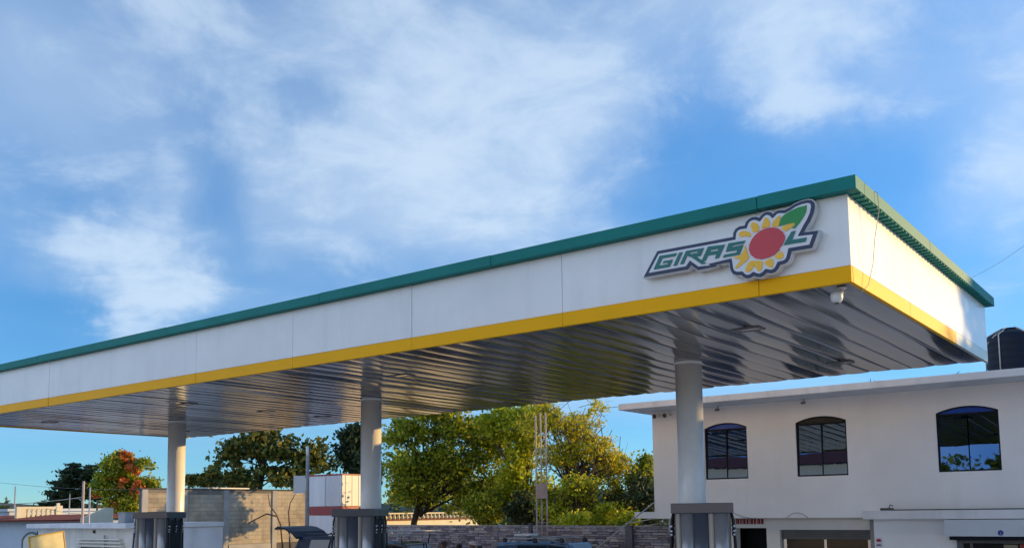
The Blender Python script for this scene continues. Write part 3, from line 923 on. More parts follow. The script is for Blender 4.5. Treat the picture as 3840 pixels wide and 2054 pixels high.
# rooftop things
tq = at(3787, 1230, 20.7)
tank = thing('water_tank', 'black plastic water tank standing on the building roof', 'water tank', (tq.x, tq.y, 5.425))
TR = 0.50
hgt = tq.z - 5.425
pf_ = [(TR * 0.97, 0.09), (TR, 0.14)]
for k in range(4):
    z = 0.22 + k * 0.16
    pf_ += [(TR, z), (TR * 0.975, z + 0.03), (TR, z + 0.06)]
pf_ += [(TR * 1.0, hgt - 0.26), (TR * 0.93, hgt - 0.17), (TR * 0.55, hgt - 0.08), (TR * 0.36, hgt - 0.05), (TR * 0.36, hgt - 0.01), (TR * 0.2, hgt), (0.0, hgt)]
MB().lathe(pf_, 0, 0, 40).build('body', 'tank', tank)
for an in (R(-108), R(-42), R(30), R(110), R(165), R(-165)):
    c_, s_ = math.cos(an), math.sin(an)
    MB().tube([(c_ * TR * 0.3, s_ * TR * 0.3, hgt), (c_ * TR * 0.6, s_ * TR * 0.6, hgt - 0.07), (c_ * TR * 1.02, s_ * TR * 1.02, hgt - 0.2), (c_ * TR * 1.03, s_ * TR * 1.03, 0.05)], 0.014, 6).build('rope', 'rope', tank)
c1, c2 = R(-150), R(-120)
MB().tube([(math.cos(c1) * TR * 1.02, math.sin(c1) * TR * 1.02, hgt - 0.36), (math.cos(c2) * TR * 0.98, math.sin(c2) * TR * 0.98, hgt - 0.2), (math.cos(R(-100)) * TR * 0.75, math.sin(R(-100)) * TR * 0.75, hgt - 0.10)], 0.013, 6).build('rope', 'rope', tank)
MB().box(-0.72, 0.8, -0.6, 0.6, 0.0, 0.088).build('plinth', 'concrete', tank)
for i, (px, hh) in enumerate(((3262, 0.22), (3276, 0.18), (3270, 0.12), (2810, 0.12), (3560, 0.2), (3595, 0.16))):
    q = on_plane(px, 1440, 1, FY + 0.2)
    lean = 0.02 if i < 4 else 0.22
    tag(MB().tube([(q.x, FY + 0.2 - 0.02 * i, 5.424), (q.x + lean, FY + 0.2, 5.424 + hh)], 0.008, 5).build('rebar', 'rust'),
        ('taller of the two upright bars on the roof edge above the middle window', 'shorter upright bar on the roof edge, right of the taller one', 'stubby bar between the two upright bars on the roof edge',
         'lone short bar on the roof edge near the nearest column', 'slanting bar on the roof edge close to the canopy end', 'shorter slanting bar on the roof edge nearest the water tank')[i], 'rebar', 'bars on the building roof')
q = on_plane(2918, 1460, 1, FY)
tag(MB().box(q.x - 0.28, q.x + 0.28, FY - 0.3, FY - 0.1, 5.425, 5.455).box(q.x - 0.25, q.x + 0.1, FY - 0.28, FY - 0.12, 5.455, 5.475).build('board', 'rust'), 'dark board lying on the roof edge above the shops', 'board')
q = on_plane(2690, 1480, 1, FY)
tag(MB().box(q.x - 0.1, q.x + 0.1, FY - 0.3, FY - 0.15, 5.425, 5.46).build('roof_brick', 'concrete'), 'loose concrete lump on the roof edge by the nearest column', 'concrete lump')

# ------------------------------------------------------------------ fuel dispensers
def dispenser(px, d, label, rz=R(25)):
    p = at(px, 1900, d)
    t = thing('fuel_dispenser', label, 'fuel dispenser', (p.x, p.y, 0.0), rz, 'fuel dispensers under the canopy')
    E, S, H = 0.51, 0.46, 2.79
    MB().box(-0.9, 0.9, -0.75, 0.62, 0.045, 0.2).build('island_kerb', 'concrete', t, 0.02)
    MB().box(-E, E, -S, S, H - 0.17, H).build('cap', 'pump_cap', t, 0.012)
    MB().box(-E + 0.06, E - 0.06, -S + 0.05, S - 0.05, 0.2, H - 0.172).build('body', 'pump_dark', t)
    # front cladding: rounded steel wings around a dark centre panel
    for sy in (-1, 1):
        yb = sy * (S - 0.05)
        for xa, xb, mt_, n_ in ((-0.43, -0.36, 'pump_beige', 'trim_strip'), (-0.358, -0.15, 'pump_steel', 'steel_panel'), (-0.148, 0.10, 'pump_dark', 'dark_panel'),
                                (0.102, 0.185, 'pump_beige', 'trim_strip'), (0.187, 0.42, 'pump_steel', 'steel_panel')):
            n = 8
            a_, b_ = [], []
            for i in range(n + 1):
                u = i / n
                bul = 0.035 * math.sin(math.pi * u)
                a_.append((xa + (xb - xa) * u, yb + sy * (0.004 + bul), 0.9))
            ring_ = a_ + [(xb, yb + sy * 0.001, 0.9), (xa, yb + sy * 0.001, 0.9)]
            if sy > 0:
                ring_ = ring_[::-1]
            MB().quad_prism(ring_, [(x, y, H - 0.175) for x, y, _ in ring_], smooth=True).build(n_, mt_, t)
        MB().box(-0.40, 0.40, min(yb, yb + sy * 0.03), max(yb, yb + sy * 0.03), 0.25, 0.89).build('lower_door', 'pump_steel', t, 0.01)
    for sx in (-1, 1):
        xb = sx * (E - 0.06)
        MB().box(min(xb, xb + sx * 0.012), max(xb, xb + sx * 0.012), -0.30, 0.30, 0.8, H - 0.22).build('side_panel', 'black', t)
        for yy in (-0.34, -0.02, 0.28):
            xo = xb + sx * 0.055
            hs_ = MB().tube([(xo - sx * 0.03, yy, H - 0.165), (xo, yy, H - 0.28), (xo + sx * 0.02, yy, H - 0.6), (xo + sx * 0.06, yy - 0.05, 1.3), (xo + sx * 0.08, yy - 0.06, 0.8), (xo + sx * 0.03, yy, 0.6), (xo - sx * 0.02, yy + 0.02, 1.1)], 0.021, 8).build('hose', 'black', t)
            for zz in (H - 0.36, H - 0.44, H - 0.50):
                MB().tube([(xo + sx * 0.004, yy, zz), (xo + sx * 0.007, yy, zz - 0.045)], 0.027, 10).build('swivel', 'chrome', hs_)
    return t


dispenser(2633, 15.95, 'grey steel fuel dispenser in front of the nearest canopy column')
dispenser(1352, 21.15, 'grey steel fuel dispenser in front of the middle canopy column')
dispenser(600, 25.15, 'grey steel fuel dispenser in front of the farthest canopy column')

# ------------------------------------------------------------------ stone-clad boundary wall
SA, SB = Vector((-25.6, 25.25, 0)), Vector((-11.5, 22.62, 0))
sdir = (SB - SA); SLEN = sdir.length; sang = math.atan2(sdir.y, sdir.x)
wall = thing('stone_wall', 'low boundary wall clad in purplish grey split stone', 'wall', SA, sang)
MB().box(0, SLEN, 0.03, 0.25, 0, 2.21).build('core', 'mortar', wall)
MB().box(-0.02, SLEN, 0.0, 0.28, 2.212, 2.24).build('coping', 'concrete', wall)


def stone_mesh(seed):
    r = random.Random(seed)
    b = MB()
    def j(x, y, z, s=0.05): return (x + r.uniform(-s, s), y + r.uniform(-0.15, 0.15), z + r.uniform(-s, s))
    a_ = [(-.5, 0, -.5), (.5, 0, -.5), (.5, 0, .5), (-.5, 0, .5)]
    b_ = [j(-.47, -1, -.4), j(.47, -1, -.4), j(.47, -1, .4), j(-.47, -1, .4)]
    b.quad_prism(a_, b_)
    me = b.mesh('stone'); me.materials.append(M['stone'])
    return me


smesh = [stone_mesh(s) for s in range(6)]
stones = []
z = 1.28
while z < 2.19:
    hh = rnd.uniform(0.05, 0.095)
    if z + hh > 2.21:
        hh = 2.21 - z
    x = rnd.uniform(0, 0.15)
    while x < SLEN - 0.05:
        ww = min(rnd.uniform(0.14, 0.42), SLEN - x)
        stones.append((x + ww / 2, z + hh / 2, ww - 0.008, hh - 0.006, rnd.uniform(0.02, 0.05)))
        x += ww
    z += hh
stones.sort(key=lambda s: -s[0])
far = MB()
for k, (x, zz, ww, hh, dd) in enumerate(stones):
    if k < 300:
        o = bpy.data.objects.new('stone', smesh[rnd.randrange(6)])
        COL.objects.link(o); o.parent = wall
        o.location = (x, 0.03, zz); o.scale = (ww, dd, hh)
    else:
        a_ = [(x - ww / 2, 0.03, zz - hh / 2), (x + ww / 2, 0.03, zz - hh / 2), (x + ww / 2, 0.03, zz + hh / 2), (x - ww / 2, 0.03, zz + hh / 2)]
        b_ = [(px_ * 1.0, 0.03 - dd, pz_) for (px_, pz_) in ((x - ww * .46, zz - hh * .42), (x + ww * .46, zz - hh * .40), (x + ww * .46, zz + hh * .42), (x - ww * .46, zz + hh * .4))]
        far.quad_prism(a_, b_)
o = far.build('far_stones', 'stone_far', wall); o['kind'] = 'stuff'
for px, d, z0, z1, w_, lab in ((2360, 25.9, 1.55, 2.24, 0.11, 'dark metal post fixed to the stone wall nearer the building'), (1990, 28.3, 1.4, 2.3, 0.05, 'thin dark post fixed to the stone wall beside the mast')):
    p = at(px, 2000, d)
    tag(MB().box(p.x - w_, p.x + w_, p.y - 0.05, p.y + 0.05, 0, z1).box(p.x - w_ - .02, p.x + w_ + .02, p.y - 0.07, p.y + 0.07, z1, z1 + .02).build('wall_post', 'pump_dark'), lab, 'post')

# ------------------------------------------------------------------ mast of three pipes with a panel
mp_ = at(2033, 1960, 27.2)
mast = thing('antenna_mast', 'slender mast of three pale pipes with a pinkish panel', 'mast', (mp_.x, mp_.y, 0))
sx_, sy_ = C_R.x, C_R.y
tops = (1552, 1540, 1543)
for k, off in enumerate((-0.155, 0.0, 0.155)):
    zt = at(2033, tops[k], 27.2).z
    dy = (0.0, 0.12, 0.0)[k]
    bx_, by_ = sx_ * off - sy_ * dy, sy_ * off + sx_ * dy
    MB().tube([(bx_, by_, 0.05), (bx_ * 0.95, by_ * 0.95, zt)], 0.024, 8).build('pipe', 'pink_pole', mast)
z0, z1 = at(2033, 1868, 27.2).z, at(2033, 1812, 27.2).z
pn = MB().box(-0.155, 0.155, -0.06, -0.03, z0, z1).build('panel', 'pink_pole', mast, 0.01)
pn.rotation_euler = (0, 0, math.atan2(sy_, sx_))
for zz in (0.6, 1.2, 1.9, 2.35, 3.9, 4.5):
    r_ = MB().tube([(-sx_ * 0.155, -sy_ * 0.155, zz), (sx_ * 0.155, sy_ * 0.155, zz)], 0.012, 6).build('rung', 'grey_pole', mast)
MB().box(-0.3, 0.3, -0.3, 0.3, 0.0, 0.06).build('base', 'concrete', mast)
# stays and cables around the mast
tag(MB().tube([at(2456, 1880, 24.3), at(2240, 2052, 25.2), at(2200, 2086, 25.4)], 0.018, 8).build('stay_rail', 'grey_pole'), 'pale stay pipe slanting from the building corner across the stone wall', 'pipe')
tag(MB().tube(catenary(at(1960, 1962, 28.6), at(1885, 2060, 27.0), 0.05), 0.018, 6).build('cable', 'wire'), 'black cable hanging down the stone wall to the left of the mast', 'cable')
for i, (a_, b_) in enumerate((((2345, 1962), (2500, 1930)), ((2330, 1982), (2500, 1955)))):
    tag(MB().tube(catenary(at(*a_, 27.0), at(*b_, 25.0), 0.02), 0.015, 6).build('cable', 'pale_wire'), 'pale cable running off the stone wall to the building corner, %s of two' % ('upper', 'lower')[i], 'cable')

# ------------------------------------------------------------------ block wall in the left distance
BWX, BWY = -38.4, 23.4
bw = thing('block_wall', 'tall unpainted concrete block wall dappled with sunlight', 'wall', (BWX, BWY, 0), R(90))
BL = 9.9
# local x runs along the wall (world +Y), local -y faces the sun (world +X)
MB().box(0, BL, 0.02, 0.2, 0, 3.86).build('core', 'mortar', bw)
bm_ = MB().box(-0.197, 0.197, -0.02, 0.0, 0.003, 0.193).mesh('block')
bm_.materials.append(M['block'])
nb = 0
rows = 13
for rI in range(rows):
    zz = 3.86 - 0.2 * (rI + 1)
    n = int(BL / 0.4)
    for k in range(n):
        xx = 0.2 + 0.4 * k + (0.2 if rI % 2 else 0)
        if xx + 0.2 > BL or (zz < 2.2 and xx < 2.2):
            continue
        o = bpy.data.objects.new('block', bm_)
        COL.objects.link(o); o.parent = bw
        o.location = (xx, 0.02 + rnd.uniform(-0.004, 0.004), zz)
        nb += 1
MB().box(-0.1, BL + 0.1, -0.03, 0.23, 3.863, 3.93).build('coping', 'stain', bw)
for xx, ww_, hh_ in ((0.3, 1.7, 0.16), (2.4, 1.8, 0.22), (4.65, 2.5, 0.13)):
    MB().box(xx, xx + ww_, -0.008, -0.0045, 3.86 - hh_, 3.86).build('damp_stain', 'damp', bw)
for xx in (0.0, 2.05, 4.3, 7.2, BL - 0.3):
    MB().box(xx, xx + 0.28, -0.06, 0.01, 0, 3.86).build('pilaster', 'concrete', bw, 0.01)
MB().box(0.3, 2.02, -0.12, -0.02, 2.18, 2.30).build('tie_beam', 'stain', bw)
MB().box(4.6, 7.1, -0.09, -0.02, 0, 1.25).build('rendered_plinth', 'concrete', bw)
# low lean-to roof peeping over the wall
q = at(735, 1818, 46)
tag(MB().box(q.x - 1.2, q.x + 0.9, q.y, q.y + 2.5, 3.2, 4.02).build('shed', 'grey_pole'), 'small grey shed roof showing over the block wall beside the farthest column', 'shed')

# ------------------------------------------------------------------ sunlit garden wall behind the trees
gq = at(1440, 1950, 41.0)
gw = thing('garden_wall', 'sunlit cream wall with a row of short balusters behind the stone wall', 'wall', (gq.x, gq.y, 0), R(90))
MB().box(0, 6.6, 0, 0.2, 0, 2.32).build('wall_face', 'cream_paint', gw)
MB().box(-0.02, 6.62, -0.03, 0.22, 2.33, 2.39).build('ledge', 'roof_tile', gw)
for k in range(24):
    MB().lathe([(0.05, 2.39), (0.085, 2.46), (0.045, 2.56), (0.06, 2.62)], 0.2 + k * 0.27, 0.1, 8).build('baluster', 'cream_paint', gw)
MB().box(-0.02, 6.62, 0.0, 0.2, 2.622, 2.68).build('rail', 'cream_paint', gw)

# ------------------------------------------------------------------ white box truck and the pole beside it
tp = at(1282, 1900, 39.0)
truck = thing('box_trailer', 'white box trailer with a red stripe parked by the block wall', 'trailer', (tp.x, tp.y, 0))
top = at(1282, 1775, 39.0).z
s0, s1 = at(1220, 1931, 40).z, at(1220, 1898, 40).z
BWD, BLN = 2.15, 2.15
MB().box(-BWD, 0, 0, BLN, s1 + 0.004, top).build('cargo_box', 'truck_white', truck, 0.02)
MB().box(-BWD - 0.004, 0.004, -0.004, BLN, s0 + 0.004, s1).build('red_stripe', 'truck_red', truck)
MB().box(-BWD, 0, 0, BLN, 1.5, s0).build('lower_body', 'truck_white', truck, 0.02)
MB().box(-BWD - 0.015, 0.015, -0.02, BLN, top - 0.05, top + 0.012).build('top_rail', 'truck_red', truck)
for xx in (-BWD + 0.02, -BWD / 2 - 0.02, -BWD / 2 + 0.03, -0.07):
    MB().box(xx, xx + 0.04, -0.03, -0.002, s1 + 0.02, top - 0.06).build('door_rib', 'truck_white', truck)
for k in range(9):
    MB().box(-BWD / 2 + 0.1 + k * 0.1, -BWD / 2 + 0.13 + k * 0.1, -0.012, -0.001, s1 + 0.02, top - 0.06).build('panel_rib', 'truck_white', truck)
for k in range(6):
    MB().box(0.001, 0.014, 0.2 + k * 0.37, 0.24 + k * 0.37, s1 + 0.02, top - 0.06).build('panel_rib', 'truck_white', truck)
MB().box(-BWD + 0.3, -0.3, 0.0, BLN - 0.05, 0.7, 1.45).build('chassis', 'black', truck)
for xx in (-BWD + 0.2, -0.2):
    for yy in (0.55, 1.6):
        w_ = MB().tube([(xx - 0.15, yy, 0.5), (xx + 0.15, yy, 0.5)], 0.5, 20).build('wheel', 'tyre', truck)
        MB().tube([(xx - 0.16, yy, 0.5), (xx + 0.16, yy, 0.5)], 0.26, 16).build('rim', 'rim', w_)
pp = at(1152, 1900, 38.0)
pz = at(1152, 1685, 38.0).z
pole = thing('utility_pole', 'grey utility pole with a white panel beside the box trailer', 'utility pole', (pp.x, pp.y, 0))
MB().tube([(0, 0, 0), (0, 0, 3), (0, 0, pz)], [0.10, 0.085, 0.065], 10).build('shaft', 'wood_pole', pole)
z0, z1 = at(1120, 1848, 38).z, at(1120, 1782, 38).z
pn = MB().box(-0.56, -0.09, -0.03, 0.0, z0, z1).build('panel', 'signbox', pole)
pn.rotation_euler = (0, 0, math.atan2(C_R.y, C_R.x))
MB().tube([(0, 0, pz - 0.3), (0.03, -0.05, pz + 0.15)], 0.06, 8).build('insulator', 'white_plastic', pole)

# ------------------------------------------------------------------ houses at the left edge
hx = at(505, 1960, 36.0)
hs_b = thing('house', 'low cream house with a flat pale slab roof and louvred window', 'house', (hx.x, hx.y, 0))
HLN = 7.85
MB().box(-HLN + 0.35, -0.15, 0.0, 4.1, 0, 2.21).build('wall', 'house_cream', hs_b)
MB().box(-0.148, -0.12, 0.0, 4.1, 0, 2.20).build('side_wall', 'white_wall', hs_b)
MB().box(-HLN, -0.05, -0.35, 4.1, 2.215, 2.40).build('roof_slab', 'slab', hs_b, 0.01)
wx0, wx1 = -3.9, -0.95
win = MB().box(wx0 - 0.06, wx1 + 0.06, -0.04, -0.003, 0.7, 0.76).box(wx0 - 0.06, wx0, -0.04, -0.003, 0.77, 1.45).box(wx1, wx1 + 0.06, -0.04, -0.003, 0.77, 1.45).build('window', 'plaster_warm', hs_b)
MB().box(wx0 + 0.01, wx1 - 0.01, -0.008, -0.004, 0.77, 1.45).build('pane', 'interior', win)
for k in range(3):
    MB().box(wx0 - 0.3 + 0.08 * k, wx1 + 0.35 - 0.1 * k, -0.16, -0.01, 1.50 + k * 0.13, 1.545 + k * 0.13).build('louvre', 'plaster_warm', win)
MB().tube([(-1.95, -0.1, 0.5), (-1.95, -0.1, 1.95)], 0.035, 8).build('vent_pipe', 'grey_pole', hs_b)
MB().box(-2.9, -2.82, -0.08, -0.003, 2.02, 2.14).build('wall_lamp', 'rust', hs_b)
# rooftop clutter
for k, (xx, yy, w_, h_, mt_) in enumerate(((-2.9, 1.0, 0.5, 0.42, 'concrete'), (-2.1, 1.4, 0.35, 0.34, 'house_blue'), (-1.4, 0.8, 0.5, 0.30, 'grey_pole'), (-0.7, 1.2, 0.6, 0.24, 'slab'))):
    tag(MB().box(hx.x + xx, hx.x + xx + w_, hx.y + yy, hx.y + yy + 0.5, 2.4, 2.4 + h_).box(hx.x + xx - 0.03, hx.x + xx + w_ + 0.03, hx.y + yy - 0.03, hx.y + yy + 0.53, 2.4 + h_, 2.43 + h_).build('roof_crate', mt_, None, 0.01),
        ('concrete box on the flat slab roof, nearest the white pole', 'pale blue box on the flat slab roof', 'grey crate on the flat slab roof', 'low white box on the flat slab roof end')[k], 'crate')
# pale blue house with red tiled roof and sunlit balcony
ha = at(300, 1960, 46.0)
hs_a = thing('house', 'pale blue house with red tiled eaves and sunlit balcony parapet', 'house', (ha.x, ha.y, 0))
MB().box(-14, -0.3, 0.6, 8, 0, 2.45).build('wall', 'house_blue', hs_a)
# arched opening and window in shade
ao = MB()
op = arch(-6.9, -5.1, 0.2, 1.45, 0.35)
link('doorway', outline_mesh('doorway', [op], 0.02, 0.57), 'house_cream', hs_a)
link('arch_trim', outline_mesh('arch_trim', [arch(-7.05, -4.95, 0.2, 1.5, 0.42), op], 0.05, 0.555), 'shutter', hs_a)
wn_ = MB().box(-3.7, -2.7, 0.56, 0.597, 0.5, 1.5).build('window', 'interior', hs_a)
for k in range(5):
    MB().tube([(-3.6 + k * 0.2, 0.53, 0.5), (-3.6 + k * 0.2, 0.53, 1.5)], 0.012, 6).build('bar', 'rust', wn_)
MB().tube([(-5.0, 0.5, 1.95), (-5.0, 0.42, 1.9), (-4.95, 0.42, 1.75)], 0.07, 8).build('wall_lamp', 'navy', hs_a)
# roof: rows of barrel tiles
tl = MB()
n = 7
pr_ = []
for i in range(n + 1):
    an = math.pi * i / n
    pr_.append((-0.085 * math.cos(an), 0.05 * math.sin(an)))
vv = [(x, 0.0, zz) for x, zz in pr_] + [(x * 0.88, 1.0, zz * 0.9) for x, zz in pr_]
ff = [(i, i + 1, i + n + 2, i + n + 1) for i in range(n)]
tm = bpy.data.meshes.new('roof_tile'); tm.from_pydata(vv, [], ff); tm.materials.append(M['roof_tile'])
rs = MB()
rs.quad_prism([(-14.2, 0.05, 2.44), (0.0, 0.05, 2.44), (0.0, 3.0, 2.72), (-14.2, 3.0, 2.72)], [(-14.2, 0.05, 2.49), (0.0, 0.05, 2.49), (0.0, 3.0, 2.77), (-14.2, 3.0, 2.77)])
roof = rs.build('roof', 'roof_tile', hs_a)
for k in range(74):
    for j in range(3):
        o = bpy.data.objects.new('tile', tm)
        COL.objects.link(o); o.parent = roof
        o.location = (-14.05 + k * 0.19, 0.02 + j * 0.98, 2.495 + j * 0.093)
        o.rotation_euler = (math.atan2(0.28, 2.95), 0, rnd.gauss(0, 0.01))
# gable parapet catching the sun
MB().quad_prism([(0.02, 0.0, 2.35), (0.02, 1.6, 2.35), (0.02, 1.6, 3.10), (0.02, 1.2, 3.12), (0.02, 0.0, 2.6)],
                [(0.22, 0.0, 2.35), (0.22, 1.6, 2.35), (0.22, 1.6, 3.10), (0.22, 1.2, 3.12), (0.22, 0.0, 2.6)]).build('gable_parapet', 'cream_paint', hs_a)
# balcony parapet with slots
bq = at(62, 1945, 52.0)
bal = thing('balcony', 'sunlit cream balcony parapet with upright balusters above the red roof', 'balcony', (bq.x, bq.y, 0), R(86))
zt, zb = at(110, 1898, 52).z, at(110, 1950, 52).z
MB().box(0, 0.5, 0, 0.3, 0, zt).build('pier', 'cream_paint', bal)
MB().box(2.15, 2.5, 0, 0.3, 0, zt + 0.05).build('pier', 'cream_paint', bal)
MB().box(2.22, 2.38, 0.08, 0.22, zt + 0.05, zt + 0.2).build('finial', 'cream_paint', bal)
MB().box(0.502, 2.148, 0.02, 0.28, zt - 0.14, zt).build('rail', 'cream_paint', bal)
MB().box(0.502, 2.148, 0.0, 0.3, 0, zb + 0.1).build('parapet_base', 'cream_paint', bal)
for k in range(6):
    MB().box(0.60 + k * 0.26, 0.74 + k * 0.26, 0.06, 0.22, zb + 0.1, zt - 0.14).build('baluster', 'cream_paint', bal)
bl2 = at(-40, 1930, 58)
tag(MB().box(bl2.x - 6, bl2.x + 2.6, bl2.y, bl2.y + 6, 0, 3.05).box(bl2.x - 6.2, bl2.x + 2.8, bl2.y - 0.2, bl2.y + 6.2, 3.05, 3.2).build('house', 'house_blue'), 'pale blue upper storey behind the balcony at the photo edge', 'house')

# faded sign panel
sq = at(178, 2030, 30.0)
fs = thing('sign_panel', 'crooked sunlit cream and yellow sign panel in front of the low houses', 'sign', (sq.x, sq.y, 0), R(84))
tilt = Matrix.Rotation(R(-8.5), 4, 'Y')


def sgn(mb, name, material):
    mb.v = [tuple(tilt @ Vector(v) * 1.22 + Vector((0, 0, 1.80))) for v in mb.v]
    return mb.build(name, material, fs, 0.006)


sgn(MB().box(-0.42, 0.42, -0.03, 0.0, -0.42, 0.27), 'face', 'sign_cream')
sgn(MB().box(-0.45, 0.45, -0.04, 0.03, 0.272, 0.30).box(-0.45, -0.422, -0.04, 0.03, -0.5, 0.27).box(0.422, 0.45, -0.04, 0.03, -0.5, 0.27), 'frame', 'sign_yellow')
sgn(MB().box(-0.42, 0.42, -0.032, 0.0, -0.50, -0.422), 'lower_band', 'sign_yellow')
MB().tube([(0.0, 0.05, 0), (0.0, 0.05, 2.1)], 0.04, 8).build('post', 'grey_pole', fs)

# poles and wires on the left
for px, ytop, d, rad, mt_, lab in ((314, 1803, 40, 0.052, 'pink_pole', 'thick pinkish concrete pole behind the slab roof'), (338, 1826, 41, 0.034, 'grey_pole', 'thin white pole just right of the pink pole'),
                                   (58, 1822, 62, 0.045, 'grey_pole', 'thin grey pole behind the balcony parapet'), (262, 1850, 55, 0.03, 'grey_pole', 'slim dark grey pole in front of the dark conifer'),
                                   (365, 1880, 52, 0.05, 'rust', 'short rusty stake under the red-flowering tree')):
    p = at(px, ytop, d)
    tag(MB().tube([(p.x, p.y, 0), (p.x, p.y, p.z)], [rad * 1.15, rad], 10).build('pole', mt_), lab, 'pole')
for a_, b_, sag, mt_, lab in ((at(-60, 1888, 60), at(316, 1862, 40), 0.12, 'pale_wire', 'sunlit wire sagging from the photo edge to the pink pole'),
                              (at(-60, 1800, 66), at(690, 1832, 46), 0.25, 'wire', 'high thin wire crossing in front of the dark conifer'),
                              (at(172, 1905, 52), at(300, 1925, 42), 0.05, 'pale_wire', 'short wire from the balcony parapet to the red roof'),
                              (at(15, 1865, 56), at(62, 1896, 53), 0.02, 'pale_wire', 'short pale wire leading down to the balcony parapet'),
                              (at(3640, 1042, 40), at(3900, 877, 30), 0.1, 'wire', 'power line in the sky beyond the canopy end')):
    tag(MB().tube(catenary(a_, b_, sag), 0.018 if 'sunlit' in lab else (0.006 if 'power' in lab else 0.011), 5).build('wire', mt_), lab, 'wire')


# ------------------------------------------------------------------ vehicles
def car(name, label, cat, loc, rz, st, W, paint, wheels, glass_from, glass_to):
    """st: stations (x, z0, zbelt, ztop, top half-width) from nose to tail"""
    t = thing(name, label, cat, loc, rz)
    b = MB()
    rings = []
    for x, z0, zb, zt, wt in st:
        hw = W / 2
        half = [(hw * 0.93, z0), (hw, z0 + (zb - z0) * 0.45), (hw * 0.985, zb), (wt, zt - 0.055), (wt - 0.10, zt)]
        rings.append([(x, y, z_) for y, z_ in half] + [(x, -y, z_) for y, z_ in half[::-1]])
    for a_, c_ in zip(rings[:-1], rings[1:]):
        b.quad_prism(a_, c_, caps=False, smooth=False)
    k = len(b.v)
    b.v += rings[0]; b.f.append(tuple(range(k + 9, k - 1, -1))); b.sm.append(False)
    k = len(b.v)
    b.v += rings[-1]; b.f.append(tuple(range(k, k + 10))); b.sm.append(False)
    body = b.build('body', paint, t, 0.03)
    # side glass
    for s in (0, 1):
        for i in range(glass_from, glass_to):
            A_, B_ = rings[i], rings[i + 1]
            ia, ib = (2, 3) if s == 0 else (7, 6)
            lo0, lo1 = Vector(A_[ia]), Vector(B_[ia])
            hi0, hi1 = Vector(A_[ib]), Vector(B_[ib])
            q = [lo0.lerp(hi0, .12).lerp(lo1.lerp(hi1, .12), .06), lo0.lerp(hi0, .12).lerp(lo1.lerp(hi1, .12), .94),
                 lo0.lerp(hi0, .9).lerp(lo1.lerp(hi1, .9), .94), lo0.lerp(hi0, .9).lerp(lo1.lerp(hi1, .9), .06)]
            off = Vector((0, 0.006 if s == 0 else -0.006, 0.004))
            MB().quad_prism([p + off * 0.2 for p in q], [p + off * 2 for p in q]).build('side_window', 'car_glass', t)
    for i, nm in ((glass_from - 1, 'windscreen'), (glass_to, 'rear_window')):
        A_, B_ = rings[i], rings[i + 1]
        q0, q1, q2, q3 = Vector(A_[4]), Vector(A_[5]), Vector(B_[5]), Vector(B_[4])
        if abs(A_[4][2] - B_[4][2]) < 0.15:
            continue
        cc = (q0 + q1 + q2 + q3) / 4
        nrm = (q1 - q0).cross(q3 - q0).normalized()
        if nrm.z < 0: nrm = -nrm
        q = [cc.lerp(p, 0.9) for p in (q0, q1, q2, q3)]
        MB().quad_prism([p + nrm * 0.003 for p in q], [p + nrm * 0.01 for p in q]).build(nm, 'car_glass', t)
    for x in wheels:
        for s in (-1, 1):
            y = s * (W / 2 - 0.1)
            w_ = MB().tube([(x, y - 0.11, 0.37), (x, y + 0.11, 0.37)], 0.37, 22).build('wheel', 'tyre', t)
            MB().tube([(x, y - 0.118, 0.37), (x, y + 0.118, 0.37)], 0.23, 18).build('rim', 'rim', w_)
    for s in (-1, 1):
        MB().box(st[0][0] - 0.01, st[0][0] + 0.05, s * W * 0.36 - 0.16, s * W * 0.36 + 0.16, 0.72, 0.86).build('headlight', 'chrome', t, 0.01)
        MB().box(st[-1][0] - 0.04, st[-1][0] + 0.012, s * W * 0.42 - 0.07, s * W * 0.42 + 0.07, 0.8, 1.2).build('tail_light', 'truck_red', t, 0.01)
        MB().box(st[glass_from][0] - 0.12, st[glass_from][0] + 0.06, s * (W / 2 + 0.1) - 0.09, s * (W / 2 + 0.1) + 0.09, 1.05, 1.2).build('mirror', 'black', t, 0.02)
    return t


def suv(H):
    return [(0, .35, .75, .82, .70), (.12, .3, .92, .97, .74), (1.15, .3, 1.06, 1.10, .76), (1.95, .3, 1.08, H - .05, .60), (2.5, .3, 1.08, H, .63), (3.6, .3, 1.08, H - .01, .63), (4.3, .3, 1.06, H - .06, .60), (4.5, .34, 1.0, 1.12, .70)]


# dark blue SUV with raised tailgate: tail points along -X
p = at(1168, 2010, 34.0)
c1 = car('suv', 'dark blue SUV with its tailgate raised beside the middle dispenser', 'car', (p.x + 4.3, p.y, 0), R(180), suv(1.78), 1.8, 'car_navy', (0.85, 3.55), 3, 5)
c1.scale = (1, 1, 1.07)
tg = MB()
a_, b_ = [], []
prof_t = [(4.22, 1.74), (4.5, 1.93), (4.9, 2.06), (5.25, 2.10), (5.42, 2.04)]
for (x, zz) in prof_t: a_.append((x, zz))
ring_lo = [(x, zz - 0.06) for x, zz in a_[::-1]]
pl_ = a_ + ring_lo
tg.quad_prism([(x, -0.78, zz) for x, zz in pl_], [(x, 0.78, zz) for x, zz in pl_])
tgo = tg.build('tailgate', 'car_navy', c1, 0.01)
MB().quad_prism([(4.55, -0.55, 1.885), (4.55, 0.55, 1.885), (5.1, 0.55, 2.012), (5.1, -0.55, 2.012)][::-1], [(4.55, -0.55, 1.88), (4.55, 0.55, 1.88), (5.1, 0.55, 2.0), (5.1, -0.55, 2.0)][::-1]).build('inner_trim', 'hatch_inner', tgo)
for s in (-0.72, 0.72):
    MB().tube([(4.3, s, 1.35), (4.75, s, 1.95)], 0.015, 6).build('strut', 'chrome', c1)
